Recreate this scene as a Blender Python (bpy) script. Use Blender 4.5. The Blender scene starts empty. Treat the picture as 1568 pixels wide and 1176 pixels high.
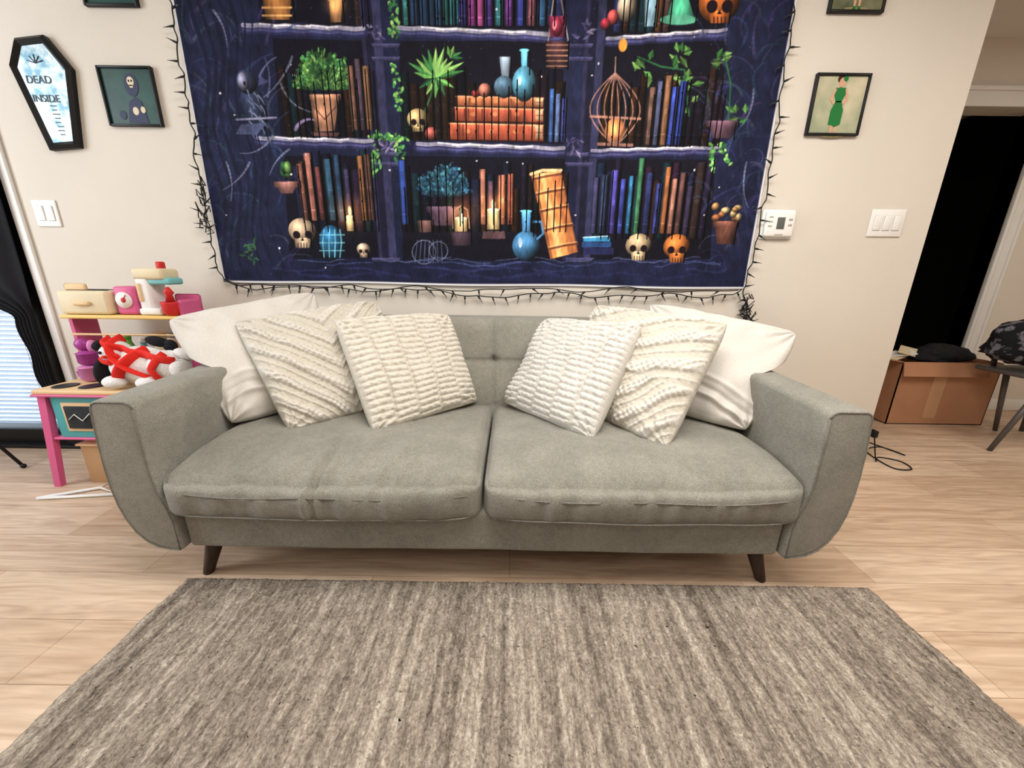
import bpy, bmesh, math, random
import numpy as np
from mathutils import Vector, Matrix
random.seed(7)
rng = np.random.default_rng(7)
scene = bpy.context.scene
try:
    scene.view_settings.view_transform = 'Standard'
    scene.view_settings.look = 'None'
except Exception:
    pass
COL = scene.collection

# ------------------------------------------------------------------ colour / materials
def lin(c):
    c = c / 255.0
    return c / 12.92 if c <= 0.04045 else ((c + 0.055) / 1.055) ** 2.4
def C(r, g, b):
    return (lin(r), lin(g), lin(b), 1.0)

def M(name, rgb, rough=0.6, var=0.0, vscale=8.0, bump=0.0, bscale=150.0, metal=0.0,
      emit=0.0, spec=0.3, stretch=(1, 1, 1), alpha=None, trans=0.0, rgb2=None):
    m = bpy.data.materials.new(name)
    m.use_nodes = True
    nt = m.node_tree
    b = nt.nodes['Principled BSDF']
    b.inputs['Roughness'].default_value = rough
    b.inputs['Metallic'].default_value = metal
    b.inputs['Specular IOR Level'].default_value = spec
    b.inputs['Transmission Weight'].default_value = trans
    col = C(*rgb)
    tc = nt.nodes.new('ShaderNodeTexCoord')
    mp = nt.nodes.new('ShaderNodeMapping')
    mp.inputs['Scale'].default_value = stretch
    nt.links.new(tc.outputs['Object'], mp.inputs['Vector'])
    n = nt.nodes.new('ShaderNodeTexNoise')
    n.inputs['Scale'].default_value = vscale
    n.inputs['Detail'].default_value = 4
    nt.links.new(mp.outputs[0], n.inputs['Vector'])
    r = nt.nodes.new('ShaderNodeValToRGB')
    r.color_ramp.elements[0].position = 0.35
    r.color_ramp.elements[1].position = 0.65
    if rgb2 is not None:
        c1, c2 = col, C(*rgb2)
    else:
        v = max(var, 0.02)
        c1 = tuple(x * (1 - v) for x in col[:3]) + (1,)
        c2 = tuple(min(1, x * (1 + v)) for x in col[:3]) + (1,)
    r.color_ramp.elements[0].color = c1
    r.color_ramp.elements[1].color = c2
    nt.links.new(n.outputs['Fac'], r.inputs['Fac'])
    nt.links.new(r.outputs[0], b.inputs['Base Color'])
    if emit > 0:
        b.inputs['Emission Color'].default_value = col
        b.inputs['Emission Strength'].default_value = emit
    if bump > 0:
        n2 = nt.nodes.new('ShaderNodeTexNoise')
        n2.inputs['Scale'].default_value = bscale
        n2.inputs['Detail'].default_value = 3
        nt.links.new(tc.outputs['Object'], n2.inputs['Vector'])
        bp = nt.nodes.new('ShaderNodeBump')
        bp.inputs['Strength'].default_value = bump
        bp.inputs['Distance'].default_value = 0.004
        nt.links.new(n2.outputs['Fac'], bp.inputs['Height'])
        nt.links.new(bp.outputs[0], b.inputs['Normal'])
    return m

# ------------------------------------------------------------------ mesh builder
class MB:
    def __init__(s):
        s.v = []; s.f = []; s.m = []; s.s = []; s.mats = []
    def mi(s, mat):
        if mat not in s.mats: s.mats.append(mat)
        return s.mats.index(mat)
    def add(s, vs, fs, mat, smooth=True):
        o = len(s.v); k = s.mi(mat)
        s.v.extend([tuple(p) for p in vs])
        for f in fs:
            s.f.append([i + o for i in f]); s.m.append(k); s.s.append(smooth)
    def addbm(s, bm, mat, smooth=True):
        bm.verts.index_update()
        s.add([v.co[:] for v in bm.verts], [[v.index for v in f.verts] for f in bm.faces], mat, smooth)
        bm.free()
    def box(s, x0, x1, y0, y1, z0, z1, mat, bev=0.0, seg=2, rot=None, smooth=False):
        bm = bmesh.new()
        bmesh.ops.create_cube(bm, size=1)
        for v in bm.verts:
            v.co = Vector(((x0 + x1) / 2 + v.co.x * (x1 - x0), (y0 + y1) / 2 + v.co.y * (y1 - y0), (z0 + z1) / 2 + v.co.z * (z1 - z0)))
        if bev > 0:
            bmesh.ops.bevel(bm, geom=bm.edges[:], offset=bev, segments=seg, affect='EDGES', profile=0.5)
        if rot is not None:
            c = Vector(((x0 + x1) / 2, (y0 + y1) / 2, (z0 + z1) / 2))
            for v in bm.verts: v.co = rot @ (v.co - c) + c
        s.addbm(bm, mat, smooth or bev > 0)
    def cone(s, p0, p1, r0, r1, mat, n=12, cap=True):
        p0 = Vector(p0); p1 = Vector(p1)
        d = (p1 - p0).normalized()
        a = d.cross(Vector((0, 0, 1)))
        if a.length < 1e-3: a = Vector((1, 0, 0))
        a.normalize(); b = d.cross(a)
        vs = []
        for p, r in ((p0, r0), (p1, r1)):
            for i in range(n):
                t = 2 * math.pi * i / n
                vs.append(p + a * (r * math.cos(t)) + b * (r * math.sin(t)))
        fs = [[i, (i + 1) % n, n + (i + 1) % n, n + i] for i in range(n)]
        if cap: fs += [list(range(n))[::-1], list(range(n, 2 * n))]
        s.add(vs, fs, mat)
    def tube(s, pts, r, mat, n=6, flat=1.0):
        pts = [Vector(p) for p in pts]
        vs = []; fs = []
        prev = None
        for k, p in enumerate(pts):
            q0 = pts[max(k - 1, 0)]; q1 = pts[min(k + 1, len(pts) - 1)]
            d = (q1 - q0)
            if d.length < 1e-9: d = Vector((0, 0, 1))
            d.normalize()
            if prev is None:
                a = d.cross(Vector((0.1, 0.9, 0.3)))
                if a.length < 1e-3: a = d.cross(Vector((1, 0, 0)))
            else:
                a = prev - d * prev.dot(d)
                if a.length < 1e-4: a = d.cross(Vector((1, 0, 0)))
            a.normalize(); prev = a
            b = d.cross(a)
            rr = r[k] if isinstance(r, (list, tuple)) else r
            for i in range(n):
                t = 2 * math.pi * i / n
                vs.append(p + a * (rr * math.cos(t)) + b * (rr * flat * math.sin(t)))
        for k in range(len(pts) - 1):
            for i in range(n):
                j = (i + 1) % n
                fs.append([k * n + i, k * n + j, (k + 1) * n + j, (k + 1) * n + i])
        fs.append(list(range(n))[::-1]); fs.append([(len(pts) - 1) * n + i for i in range(n)])
        s.add(vs, fs, mat)
    def ell(s, c, rad, mat, rot=None, nu=20, nv=12, lump=0.0):
        vs = []; fs = []
        ph = random.random() * 6
        for j in range(nv + 1):
            t = math.pi * j / nv
            for i in range(nu):
                p = 2 * math.pi * i / nu
                k = 1 + lump * math.sin(3 * p + ph) * math.sin(2 * t + ph) if lump else 1
                q = Vector((rad[0] * math.sin(t) * math.cos(p), rad[1] * math.sin(t) * math.sin(p), rad[2] * math.cos(t))) * k
                if rot is not None: q = rot @ q
                vs.append(Vector(c) + q)
        for j in range(nv):
            for i in range(nu):
                k = (i + 1) % nu
                fs.append([j * nu + i, (j + 1) * nu + i, (j + 1) * nu + k, j * nu + k])
        s.add(vs, fs, mat)
    def lathe(s, c, prof, mat, n=24):
        vs = []; fs = []
        for (r, z) in prof:
            for i in range(n):
                t = 2 * math.pi * i / n
                vs.append((c[0] + r * math.cos(t), c[1] + r * math.sin(t), c[2] + z))
        for k in range(len(prof) - 1):
            for i in range(n):
                j = (i + 1) % n
                fs.append([k * n + i, k * n + j, (k + 1) * n + j, (k + 1) * n + i])
        fs.append([i for i in range(n)][::-1]); fs.append([(len(prof) - 1) * n + i for i in range(n)])
        s.add(vs, fs, mat)
    def prism(s, poly, y0, y1, mat, smooth=False):
        n = len(poly)
        vs = [(x, y0, z) for x, z in poly] + [(x, y1, z) for x, z in poly]
        fs = [list(range(n)), list(range(n, 2 * n))[::-1]] + [[i, n + i, n + (i + 1) % n, (i + 1) % n] for i in range(n)]
        s.add(vs, fs, mat, smooth)
    def obj(s, name, parent=None, fix=True):
        me = bpy.data.meshes.new(name)
        me.from_pydata(s.v, [], s.f)
        for m in s.mats: me.materials.append(m)
        me.polygons.foreach_set('material_index', s.m)
        me.polygons.foreach_set('use_smooth', s.s)
        me.update()
        if fix:
            bm = bmesh.new(); bm.from_mesh(me)
            bmesh.ops.recalc_face_normals(bm, faces=bm.faces[:])
            bm.to_mesh(me); bm.free()
        o = bpy.data.objects.new(name, me)
        COL.objects.link(o)
        if parent: o.parent = parent
        return o
def empty(name):
    o = bpy.data.objects.new(name, None); COL.objects.link(o); o.empty_display_size = 0.1
    return o
def Rx(a): return Matrix.Rotation(a, 3, 'X')
def Ry(a): return Matrix.Rotation(a, 3, 'Y')
def Rz(a): return Matrix.Rotation(a, 3, 'Z')

# ------------------------------------------------------------------ rectification of wall survey points -> wall metres (x, z)
SN, CS, RO = 0.279, 0.960, 0.014
def wm(px, py, D=2.0):
    xx = px + RO * (py - 588); yy = py - RO * (px - 784)
    c = (588 - yy) / 589.0
    s = D / (CS + SN * c)
    return ((xx - 784) / 589.0 * s, 1.0 + s * (CS * c - SN))

# ------------------------------------------------------------------ room materials
m_wall = M('wall_paint', (216, 208, 196), 0.85, var=0.015, vscale=2, bump=0.12, bscale=220)
m_ceil = M('ceiling_paint', (225, 222, 216), 0.9)
m_trim = M('trim_white', (226, 224, 220), 0.45)
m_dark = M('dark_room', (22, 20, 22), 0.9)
m_black = M('black_plastic', (16, 16, 18), 0.45)
m_blackm = M('black_matte', (14, 14, 16), 0.8)

def floor_material():
    m = bpy.data.materials.new('oak_floor'); m.use_nodes = True
    nt = m.node_tree; b = nt.nodes['Principled BSDF']; L = nt.links.new
    tc = nt.nodes.new('ShaderNodeTexCoord')
    br = nt.nodes.new('ShaderNodeTexBrick')
    br.inputs['Scale'].default_value = 1.0
    br.inputs['Brick Width'].default_value = 1.25
    br.inputs['Row Height'].default_value = 0.185
    br.inputs['Mortar Size'].default_value = 0.0012
    br.inputs['Mortar Smooth'].default_value = 0.3
    br.inputs['Color1'].default_value = C(217, 193, 168)
    br.inputs['Color2'].default_value = C(198, 171, 145)
    br.inputs['Mortar'].default_value = C(160, 134, 110)
    br.offset = 0.37
    L(tc.outputs['Object'], br.inputs['Vector'])
    mp = nt.nodes.new('ShaderNodeMapping'); mp.inputs['Scale'].default_value = (1.2, 14, 1)
    L(tc.outputs['Object'], mp.inputs['Vector'])
    n = nt.nodes.new('ShaderNodeTexNoise'); n.inputs['Scale'].default_value = 2.2; n.inputs['Detail'].default_value = 8
    n.inputs['Distortion'].default_value = 1.2
    L(mp.outputs[0], n.inputs['Vector'])
    r = nt.nodes.new('ShaderNodeValToRGB')
    r.color_ramp.elements[0].position = 0.32; r.color_ramp.elements[0].color = C(216, 206, 198)
    r.color_ramp.elements[1].position = 0.62; r.color_ramp.elements[1].color = (1, 1, 1, 1)
    L(n.outputs['Fac'], r.inputs['Fac'])
    mx = nt.nodes.new('ShaderNodeMix'); mx.data_type = 'RGBA'; mx.blend_type = 'MULTIPLY'
    mx.inputs['Factor'].default_value = 0.85
    L(br.outputs['Color'], mx.inputs['A']); L(r.outputs[0], mx.inputs['B'])
    mp2 = nt.nodes.new('ShaderNodeMapping'); mp2.inputs['Scale'].default_value = (0.7, 5.0, 1)
    L(tc.outputs['Object'], mp2.inputs['Vector'])
    w = nt.nodes.new('ShaderNodeTexNoise'); w.inputs['Scale'].default_value = 1.6; w.inputs['Detail'].default_value = 2
    L(mp2.outputs[0], w.inputs['Vector'])
    mt = nt.nodes.new('ShaderNodeMath'); mt.operation = 'MULTIPLY'; mt.inputs[1].default_value = 90
    L(w.outputs['Fac'], mt.inputs[0])
    sn_ = nt.nodes.new('ShaderNodeMath'); sn_.operation = 'SINE'; L(mt.outputs[0], sn_.inputs[0])
    mr = nt.nodes.new('ShaderNodeMapRange'); mr.inputs[1].default_value = -1; mr.inputs[2].default_value = 1
    mr.inputs[3].default_value = 0.91; mr.inputs[4].default_value = 1.03
    L(sn_.outputs[0], mr.inputs[0])
    mx2 = nt.nodes.new('ShaderNodeMix'); mx2.data_type = 'RGBA'; mx2.blend_type = 'MULTIPLY'; mx2.inputs['Factor'].default_value = 0.8
    L(mx.outputs['Result'], mx2.inputs['A']); L(mr.outputs[0], mx2.inputs['B'])
    L(mx2.outputs['Result'], b.inputs['Base Color'])
    b.inputs['Roughness'].default_value = 0.42
    b.inputs['Specular IOR Level'].default_value = 0.35
    bp = nt.nodes.new('ShaderNodeBump'); bp.inputs['Strength'].default_value = 0.12; bp.inputs['Distance'].default_value = 0.002
    L(n.outputs['Fac'], bp.inputs['Height']); L(bp.outputs[0], b.inputs['Normal'])
    return m

def simple_box(name, x0, x1, y0, y1, z0, z1, mat, bev=0):
    b = MB(); b.box(x0, x1, y0, y1, z0, z1, mat, bev); return b.obj(name)

# ------------------------------------------------------------------ ROOM SHELL
m_floor = floor_material()
b = MB(); b.box(-3.75, 5.1, -5.1, 0.15, -0.1, 0.0, m_floor); b.box(1.85, 5.1, 0.15, 3.2, -0.1, 0.0, m_floor); b.obj('floor')
b = MB(); b.box(-3.75, 5.1, -5.1, 0.15, 2.44, 2.54, m_ceil); b.box(1.85, 5.1, 0.15, 3.2, 2.44, 2.54, m_ceil); b.obj('ceiling')
DL, DR, DT = -3.40, -2.385, 2.12
b = MB()
b.box(DR, 2.0, 0, 0.15, 0, 2.44, m_wall)
b.box(DL, DR, 0, 0.15, DT, 2.44, m_wall)
b.box(-3.6, DL, 0, 0.15, 0, 2.44, m_wall)
b.obj('wall_back')
simple_box('wall_left', -3.75, -3.6, -5.1, 0.15, 0, 2.44, m_wall)
simple_box('wall_right', 5.0, 5.1, -5.1, 1.02, 0, 2.44, m_wall)
simple_box('wall_front', -3.6, 5.0, -5.1, -5.0, 0, 2.44, m_wall)
simple_box('wall_return', 1.85, 2.0, 0.15, 0.9, 0, 2.44, m_wall)
HL, HR, HT = 2.35, 3.42, 2.06
b = MB()
b.box(1.85, HL, 0.9, 1.02, 0, 2.44, m_wall)
b.box(HR, 5.1, 0.9, 1.02, 0, 2.44, m_wall)
b.box(HL, HR, 0.9, 1.02, HT, 2.44, m_wall)
b.obj('wall_hall')
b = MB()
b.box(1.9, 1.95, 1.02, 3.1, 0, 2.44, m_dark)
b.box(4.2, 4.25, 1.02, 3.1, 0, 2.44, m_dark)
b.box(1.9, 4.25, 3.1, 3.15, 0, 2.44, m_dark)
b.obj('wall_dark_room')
b = MB()
b.box(HR - 0.015, HR + 0.085, 0.872, 0.9, 0, HT + 0.1, m_trim, 0.004)
b.box(HR + 0.005, HR + 0.02, 0.866, 0.9, 0, HT + 0.1, m_trim, 0.003)
b.box(HR + 0.06, HR + 0.08, 0.862, 0.9, 0, HT + 0.1, m_trim, 0.003)
b.box(HL - 0.085, HL + 0.015, 0.872, 0.9, 0, HT + 0.1, m_trim, 0.004)
b.box(HL - 0.085, HR + 0.085, 0.868, 0.9, HT, HT + 0.1, m_trim, 0.004)
b.box(HL - 0.1, HR + 0.1, 0.855, 0.9, HT + 0.085, HT + 0.11, m_trim, 0.004)
b.box(HR, HR + 0.005, 0.9, 1.02, 0, HT, m_trim)
b.obj('trim_1')
b = MB(); b.box(DR + 0.03, 2.0, -0.014, 0, 0, 0.09, m_trim, 0.004); b.box(2.0, 2.014, -0.014, 0.9, 0, 0.09, m_trim, 0.004)
b.obj('baseboard_back')
simple_box('baseboard_hall', HR + 0.09, 5.0, 0.886, 0.9, 0, 0.09, m_trim, 0.004)

# patio door (in back wall, left)
m_glass = bpy.data.materials.new('door_glass'); m_glass.use_nodes = True
nt = m_glass.node_tree; nt.nodes.remove(nt.nodes['Principled BSDF'])
tr_ = nt.nodes.new('ShaderNodeBsdfTransparent'); tr_.inputs[0].default_value = (.94, .97, .98, 1)
gl_ = nt.nodes.new('ShaderNodeBsdfGlossy'); gl_.inputs['Roughness'].default_value = .02
ms_ = nt.nodes.new('ShaderNodeMixShader'); ms_.inputs[0].default_value = .06
nt.links.new(tr_.outputs[0], ms_.inputs[1]); nt.links.new(gl_.outputs[0], ms_.inputs[2]); nt.links.new(ms_.outputs[0], nt.nodes['Material Output'].inputs[0])
b = MB()
b.box(DR - 0.022, DR + 0.022, -0.015, 0.0, 0, DT + 0.03, m_trim, 0.004)
b.box(DL, DR + 0.022, -0.015, 0.0, DT, DT + 0.05, m_trim, 0.004)
b.box(DR - 0.15, DR - 0.001, 0.004, 0.14, 0, DT, m_black, 0.004)
b.box(DL, DL + 0.07, 0.03, 0.14, 0, DT, m_black, 0.004)
b.box(DL, DR - 0.001, 0.03, 0.14, DT - 0.07, DT, m_black, 0.004)
b.box(DL, DR - 0.001, 0.03, 0.14, 0.0, 0.10, m_black, 0.004)
b.box(DL, DR - 0.001, -0.01, 0.14, 0.0, 0.018, m_black, 0.003)
b.box(DL + 0.07, DR - 0.15, 0.105, 0.111, 0.1, DT - 0.07, m_glass)
b.obj('door_1')
m_slat = bpy.data.materials.new('blind_slat'); m_slat.use_nodes = True
nt = m_slat.node_tree; pb = nt.nodes['Principled BSDF']; pb.inputs['Base Color'].default_value = C(238, 242, 248); pb.inputs['Roughness'].default_value = .5
tl_ = nt.nodes.new('ShaderNodeBsdfTranslucent'); tl_.inputs[0].default_value = C(235, 242, 252)
ms_ = nt.nodes.new('ShaderNodeMixShader'); ms_.inputs[0].default_value = .5
nt.links.new(pb.outputs[0], ms_.inputs[1]); nt.links.new(tl_.outputs[0], ms_.inputs[2]); nt.links.new(ms_.outputs[0], nt.nodes['Material Output'].inputs[0])
b = MB()
z = 0.13
while z < 2.02:
    b.box(DL + 0.075, DR - 0.155, 0.052, 0.078, z, z + 0.0018, m_slat, rot=Rx(-0.9))
    z += 0.025
b.box(DL + 0.075, DR - 0.155, 0.045, 0.085, 2.02, 2.045, m_slat)
for x in (DR - 0.25, DR - 0.65): b.tube([(x, 0.045, 0.12), (x, 0.045, 2.03)], 0.0015, m_slat, 4)
b.obj('window_blind')
simple_box('patio_ground', -6, 1.8, 0.15, 4.0, -0.12, -0.02, M('patio_concrete', (200, 204, 210), 0.9, var=0.06))

m_curt = M('curtain_black', (17, 17, 22), 0.9, var=0.2, bump=0.3, bscale=80)
def grid_obj(name, P, mat, parent=None, smooth=True, thick=0.0):
    ny, nx, _ = P.shape
    idx = np.arange(nx * ny).reshape(ny, nx)
    f = np.stack([idx[:-1, :-1], idx[:-1, 1:], idx[1:, 1:], idx[1:, :-1]], -1).reshape(-1, 4)
    me = bpy.data.meshes.new(name)
    me.from_pydata(P.reshape(-1, 3).tolist(), [], f.tolist())
    me.materials.append(mat)
    if smooth: me.polygons.foreach_set('use_smooth', [True] * len(f))
    o = bpy.data.objects.new(name, me); COL.objects.link(o)
    if parent: o.parent = parent
    if thick:
        md = o.modifiers.new('th', 'SOLIDIFY'); md.thickness = thick
    return o
nz_, nx_ = 110, 60
P = np.zeros((nz_, nx_, 3))
for j in range(nz_):
    zz = 2.2 - (2.2 - 0.30) * j / (nz_ - 1)
    t = min(1, max(0, (0.98 - zz) / 0.24)); t = t * t * (3 - 2 * t)
    t2 = min(1, max(0, (0.62 - zz) / 0.3)) * .5
    xl = -3.3 * (1 - t) + (-2.515 + .05 * t2) * t + 0.012 * math.sin(zz * 25)
    xr = -2.412 - 0.008 * math.sin(zz * 3)
    for i in range(nx_):
        u = i / (nx_ - 1)
        P[j, i] = (xl + (xr - xl) * u, -0.050 + 0.015 * math.sin(u * 34 + 0.5 * math.sin(zz * 4)) * (1 - 0.4 * t), zz)
cur = empty('curtain')
grid_obj('curtain_cloth', P, m_curt, cur, thick=0.002)
b = MB(); b.tube([(-3.5, -0.055, 2.22), (-2.35, -0.055, 2.22)], 0.012, m_black, 10); b.ell((-2.34, -0.055, 2.22), (.02, .02, .02), m_black)
b.box(-2.47, -2.45, -0.06, -0.001, 2.205, 2.235, m_black)
b.obj('curtain_rod', cur)

b = MB()
cx, cy = -2.84, -0.22
b.tube([(cx, cy, 0.1), (cx, cy, 1.15)], 0.009, m_black, 8)
b.lathe((cx, cy, 0.42), [(0.016, 0), (0.02, 0.01), (0.02, 0.04), (0.016, 0.05)], m_black, 12)
for a in (-0.1, 2.0, 4.2):
    fx, fy = cx + 0.34 * math.cos(a), cy + 0.11 * math.sin(a)
    b.tube([(cx, cy, 0.44), (fx, fy, 0.009)], 0.0075, m_black, 8)
    b.ell((fx, fy, 0.012), (0.012, 0.012, 0.012), m_black, nu=8, nv=6)
    b.tube([(cx, cy, 0.14), (cx + 0.17 * math.cos(a), cy + 0.055 * math.sin(a), 0.225)], 0.005, m_black, 6)
b.obj('light_stand')

# ------------------------------------------------------------------ RUG
def rug_material():
    m = bpy.data.materials.new('rug_wool'); m.use_nodes = True
    nt = m.node_tree; b = nt.nodes['Principled BSDF']; L = nt.links.new
    tc = nt.nodes.new('ShaderNodeTexCoord')
    def nz(scale, st, det=3, rough=.6, dist=0.0):
        mp = nt.nodes.new('ShaderNodeMapping'); mp.inputs['Scale'].default_value = st
        L(tc.outputs['Object'], mp.inputs['Vector'])
        n = nt.nodes.new('ShaderNodeTexNoise'); n.inputs['Scale'].default_value = scale; n.inputs['Detail'].default_value = det
        n.inputs['Roughness'].default_value = rough; n.inputs['Distortion'].default_value = dist
        L(mp.outputs[0], n.inputs['Vector']); return n
    n1 = nz(1.0, (38, 1.8, 1), 3, .6, .2)
    n2 = nz(1.0, (150, 110, 1), 2, .7, .5)
    n3 = nz(1.0, (8, 0.5, 1), 2)
    n4 = nz(1.0, (80, 26, 1), 3, .6, .6)
    def mad(a, k, badd=None):
        x = nt.nodes.new('ShaderNodeMath'); x.operation = 'MULTIPLY_ADD'; L(a, x.inputs[0]); x.inputs[1].default_value = k
        if badd is None: x.inputs[2].default_value = 0
        else: L(badd, x.inputs[2])
        return x.outputs[0]
    o = mad(n1.outputs['Fac'], 0.31); o = mad(n2.outputs['Fac'], 0.25, o); o = mad(n3.outputs['Fac'], 0.15, o); o = mad(n4.outputs['Fac'], 0.29, o)
    r = nt.nodes.new('ShaderNodeValToRGB'); e = r.color_ramp.elements
    e[0].position = 0.37; e[0].color = C(82, 73, 65)
    e[1].position = 0.63; e[1].color = C(208, 197, 181)
    x = e.new(0.455); x.color = C(124, 113, 102)
    x = e.new(0.53); x.color = C(161, 149, 135)
    L(o, r.inputs['Fac']); L(r.outputs[0], b.inputs['Base Color'])
    b.inputs['Roughness'].default_value = 0.95; b.inputs['Specular IOR Level'].default_value = 0.1
    bp = nt.nodes.new('ShaderNodeBump'); bp.inputs['Strength'].default_value = 0.9; bp.inputs['Distance'].default_value = 0.010
    L(n2.outputs['Fac'], bp.inputs['Height']); L(bp.outputs[0], b.inputs['Normal'])
    return m
nx, ny = 420, 340
X = np.linspace(-1.08, 1.20, nx); Y = np.linspace(-2.75, -0.948, ny)
XX, YY = np.meshgrid(X, Y)
Zr = 0.011 + 0.0013 * rng.standard_normal((ny, nx))
edge = np.minimum.reduce([XX + 1.08, 1.20 - XX, YY + 2.75, -0.948 - YY])
Zr = np.where(edge < 0.012, 0.001 + edge / 0.012 * 0.010, Zr)
XX = XX + 0.003 * np.sin(YY * 30) * (np.abs(XX - .06) > 1.1) + 0.0015 * rng.standard_normal(XX.shape)
YY = YY + 0.002 * rng.standard_normal(YY.shape)
grid_obj('area_rug', np.stack([XX, YY, Zr], -1), rug_material())

# ------------------------------------------------------------------ SOFA
SX = -0.085
def fabric(name, c1, c2):
    m = M(name, c1, 0.95, vscale=9, rgb2=c2, bump=0.55, bscale=340, spec=0.1)
    nt = m.node_tree; b = nt.nodes['Principled BSDF']
    b.inputs['Sheen Weight'].default_value = 0.15
    b.inputs['Sheen Roughness'].default_value = 0.5
    ramp = [n for n in nt.nodes if n.type == 'VALTORGB'][0]
    tc = [n for n in nt.nodes if n.type == 'TEX_COORD'][0]
    prev = ramp.outputs[0]
    for sc, lo, hi, det in ((260, .80, 1.18, 2), (55, .93, 1.06, 4)):
        n = nt.nodes.new('ShaderNodeTexNoise'); n.inputs['Scale'].default_value = sc; n.inputs['Detail'].default_value = det
        nt.links.new(tc.outputs['Object'], n.inputs['Vector'])
        mr = nt.nodes.new('ShaderNodeMapRange'); mr.inputs[1].default_value = .32; mr.inputs[2].default_value = .68
        mr.inputs[3].default_value = lo; mr.inputs[4].default_value = hi
        nt.links.new(n.outputs['Fac'], mr.inputs[0])
        mx = nt.nodes.new('ShaderNodeMix'); mx.data_type = 'RGBA'; mx.blend_type = 'MULTIPLY'; mx.inputs['Factor'].default_value = 1
        nt.links.new(prev, mx.inputs['A']); nt.links.new(mr.outputs[0], mx.inputs['B'])
        prev = mx.outputs['Result']
    nt.links.new(prev, b.inputs['Base Color'])
    return m
m_sofa = fabric('sofa_fabric', (132, 130, 120), (143, 140, 130))
m_pipe = fabric('sofa_piping', (114, 111, 103), (122, 119, 110))
m_leg = M('walnut_leg', (62, 46, 38), 0.5, var=0.2, vscale=10, stretch=(6, 6, 1))

def sn(u, v, f, seed, k=10):
    r = np.random.default_rng(seed); o = 0
    for _ in range(k):
        a = r.uniform(0, 2 * np.pi); ff = f * r.uniform(.5, 1.5)
        o = o + np.sin(ff * (u * np.cos(a) + v * np.sin(a)) + r.uniform(0, 6.28))
    return o / math.sqrt(k)

def rounded_box(name, x0, x1, y0, y1, z0, z1, r, mat, parent, n=(60, 40, 14), fn=None):
    c = np.array([(x0 + x1) / 2, (y0 + y1) / 2, (z0 + z1) / 2]); h = np.array([(x1 - x0) / 2, (y1 - y0) / 2, (z1 - z0) / 2])
    vs = []; fs = []
    def gg(k, hk):
        e = min(.9, np.max(r) * 1.1 / hk)
        m_ = max(4, k // 8)
        mid_ = np.linspace(-1 + e, 1 - e, max(3, k + 1 - 2 * m_))
        return np.concatenate([np.linspace(-1, -1 + e, m_, endpoint=False), mid_, np.linspace(1 - e, 1, m_ + 1)[1:]])
    G = [gg(n[a], h[a]) for a in range(3)]
    for ax in range(3):
        a1, a2 = (ax + 1) % 3, (ax + 2) % 3
        for sgn in (-1, 1):
            G1, G2 = np.meshgrid(G[a1], G[a2])
            Q = np.zeros(G1.shape + (3,)); Q[..., ax] = sgn; Q[..., a1] = G1; Q[..., a2] = G2
            o = len(vs); ny_, nx__ = G1.shape
            vs.extend(Q.reshape(-1, 3).tolist())
            for j in range(ny_ - 1):
                for i in range(nx__ - 1):
                    q = [o + j * nx__ + i, o + j * nx__ + i + 1, o + (j + 1) * nx__ + i + 1, o + (j + 1) * nx__ + i]
                    fs.append(q if sgn > 0 else q[::-1])
    V = np.array(vs)
    P = V * h
    rr = np.minimum(r, h)
    inner = np.clip(P, -(h - rr), h - rr)
    d = P - inner
    nrm = np.sqrt(((d / rr) ** 2).sum(1))[:, None]; mx = np.abs(d / rr).max(1)[:, None]
    k = np.where(nrm > 1e-6, mx / np.maximum(nrm, 1e-6), 1)
    P = inner + d * k + c
    if fn is not None: P = fn(P, V)
    me = bpy.data.meshes.new(name); me.from_pydata(P.tolist(), [], fs)
    bm = bmesh.new(); bm.from_mesh(me); bmesh.ops.remove_doubles(bm, verts=bm.verts[:], dist=1e-5)
    bmesh.ops.recalc_face_normals(bm, faces=bm.faces[:]); bm.to_mesh(me); bm.free()
    me.materials.append(mat); me.polygons.foreach_set('use_smooth', [True] * len(me.polygons))
    o = bpy.data.objects.new(name, me); COL.objects.link(o); o.parent = parent
    return o

sofa = empty('sofa')
prof = [(-.976, .618), (-.984, .632), (-1.0, .638), (-1.088, .638), (-1.102, .632), (-1.108, .618), (-1.118, .52), (-1.122, .43), (-1.121, .36), (-1.114, .30), (-1.101, .25), (-1.08, .205), (-1.05, .17), (-1.015, .150), (-.975, .142), (-.945, .14), (-.945, .24), (-.955, .29), (-.972, .34), (-.980, .42), (-.980, .52)]
for side, nm in ((1, 'arm_left'), (-1, 'arm_right')):
    b = MB()
    pr = [(SX + side * x, z) for x, z in prof]
    n = len(pr); ys = [-0.985, -0.75, -0.5, -0.25, -0.10]
    vs = []
    for y in ys:
        for x, z in pr: vs.append((x, y, z + (0.022 * (y + 0.985) / 0.88 if z > .55 else 0)))
    fs = [list(range(n)), [(len(ys) - 1) * n + i for i in range(n)][::-1]]
    for k in range(len(ys) - 1):
        for i in range(n):
            j = (i + 1) % n
            fs.append([k * n + i, (k + 1) * n + i, (k + 1) * n + j, k * n + j])
    b.add(vs, fs, m_sofa)
    o = b.obj(nm, sofa)
    md = o.modifiers.new('bev', 'BEVEL'); md.width = 0.013; md.segments = 4; md.limit_method = 'ANGLE'; md.angle_limit = math.radians(60)
    b = MB()
    pp = []
    for x, z in pr:
        ax = SX + side * -1.045
        pp.append((x + (ax - x) * 0.10, -0.9835, z + (0.4 - z) * 0.018))
    b.tube(pp + [pp[0]], 0.0028, m_pipe, 6)
    b.obj(nm + '_piping', sofa)

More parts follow.
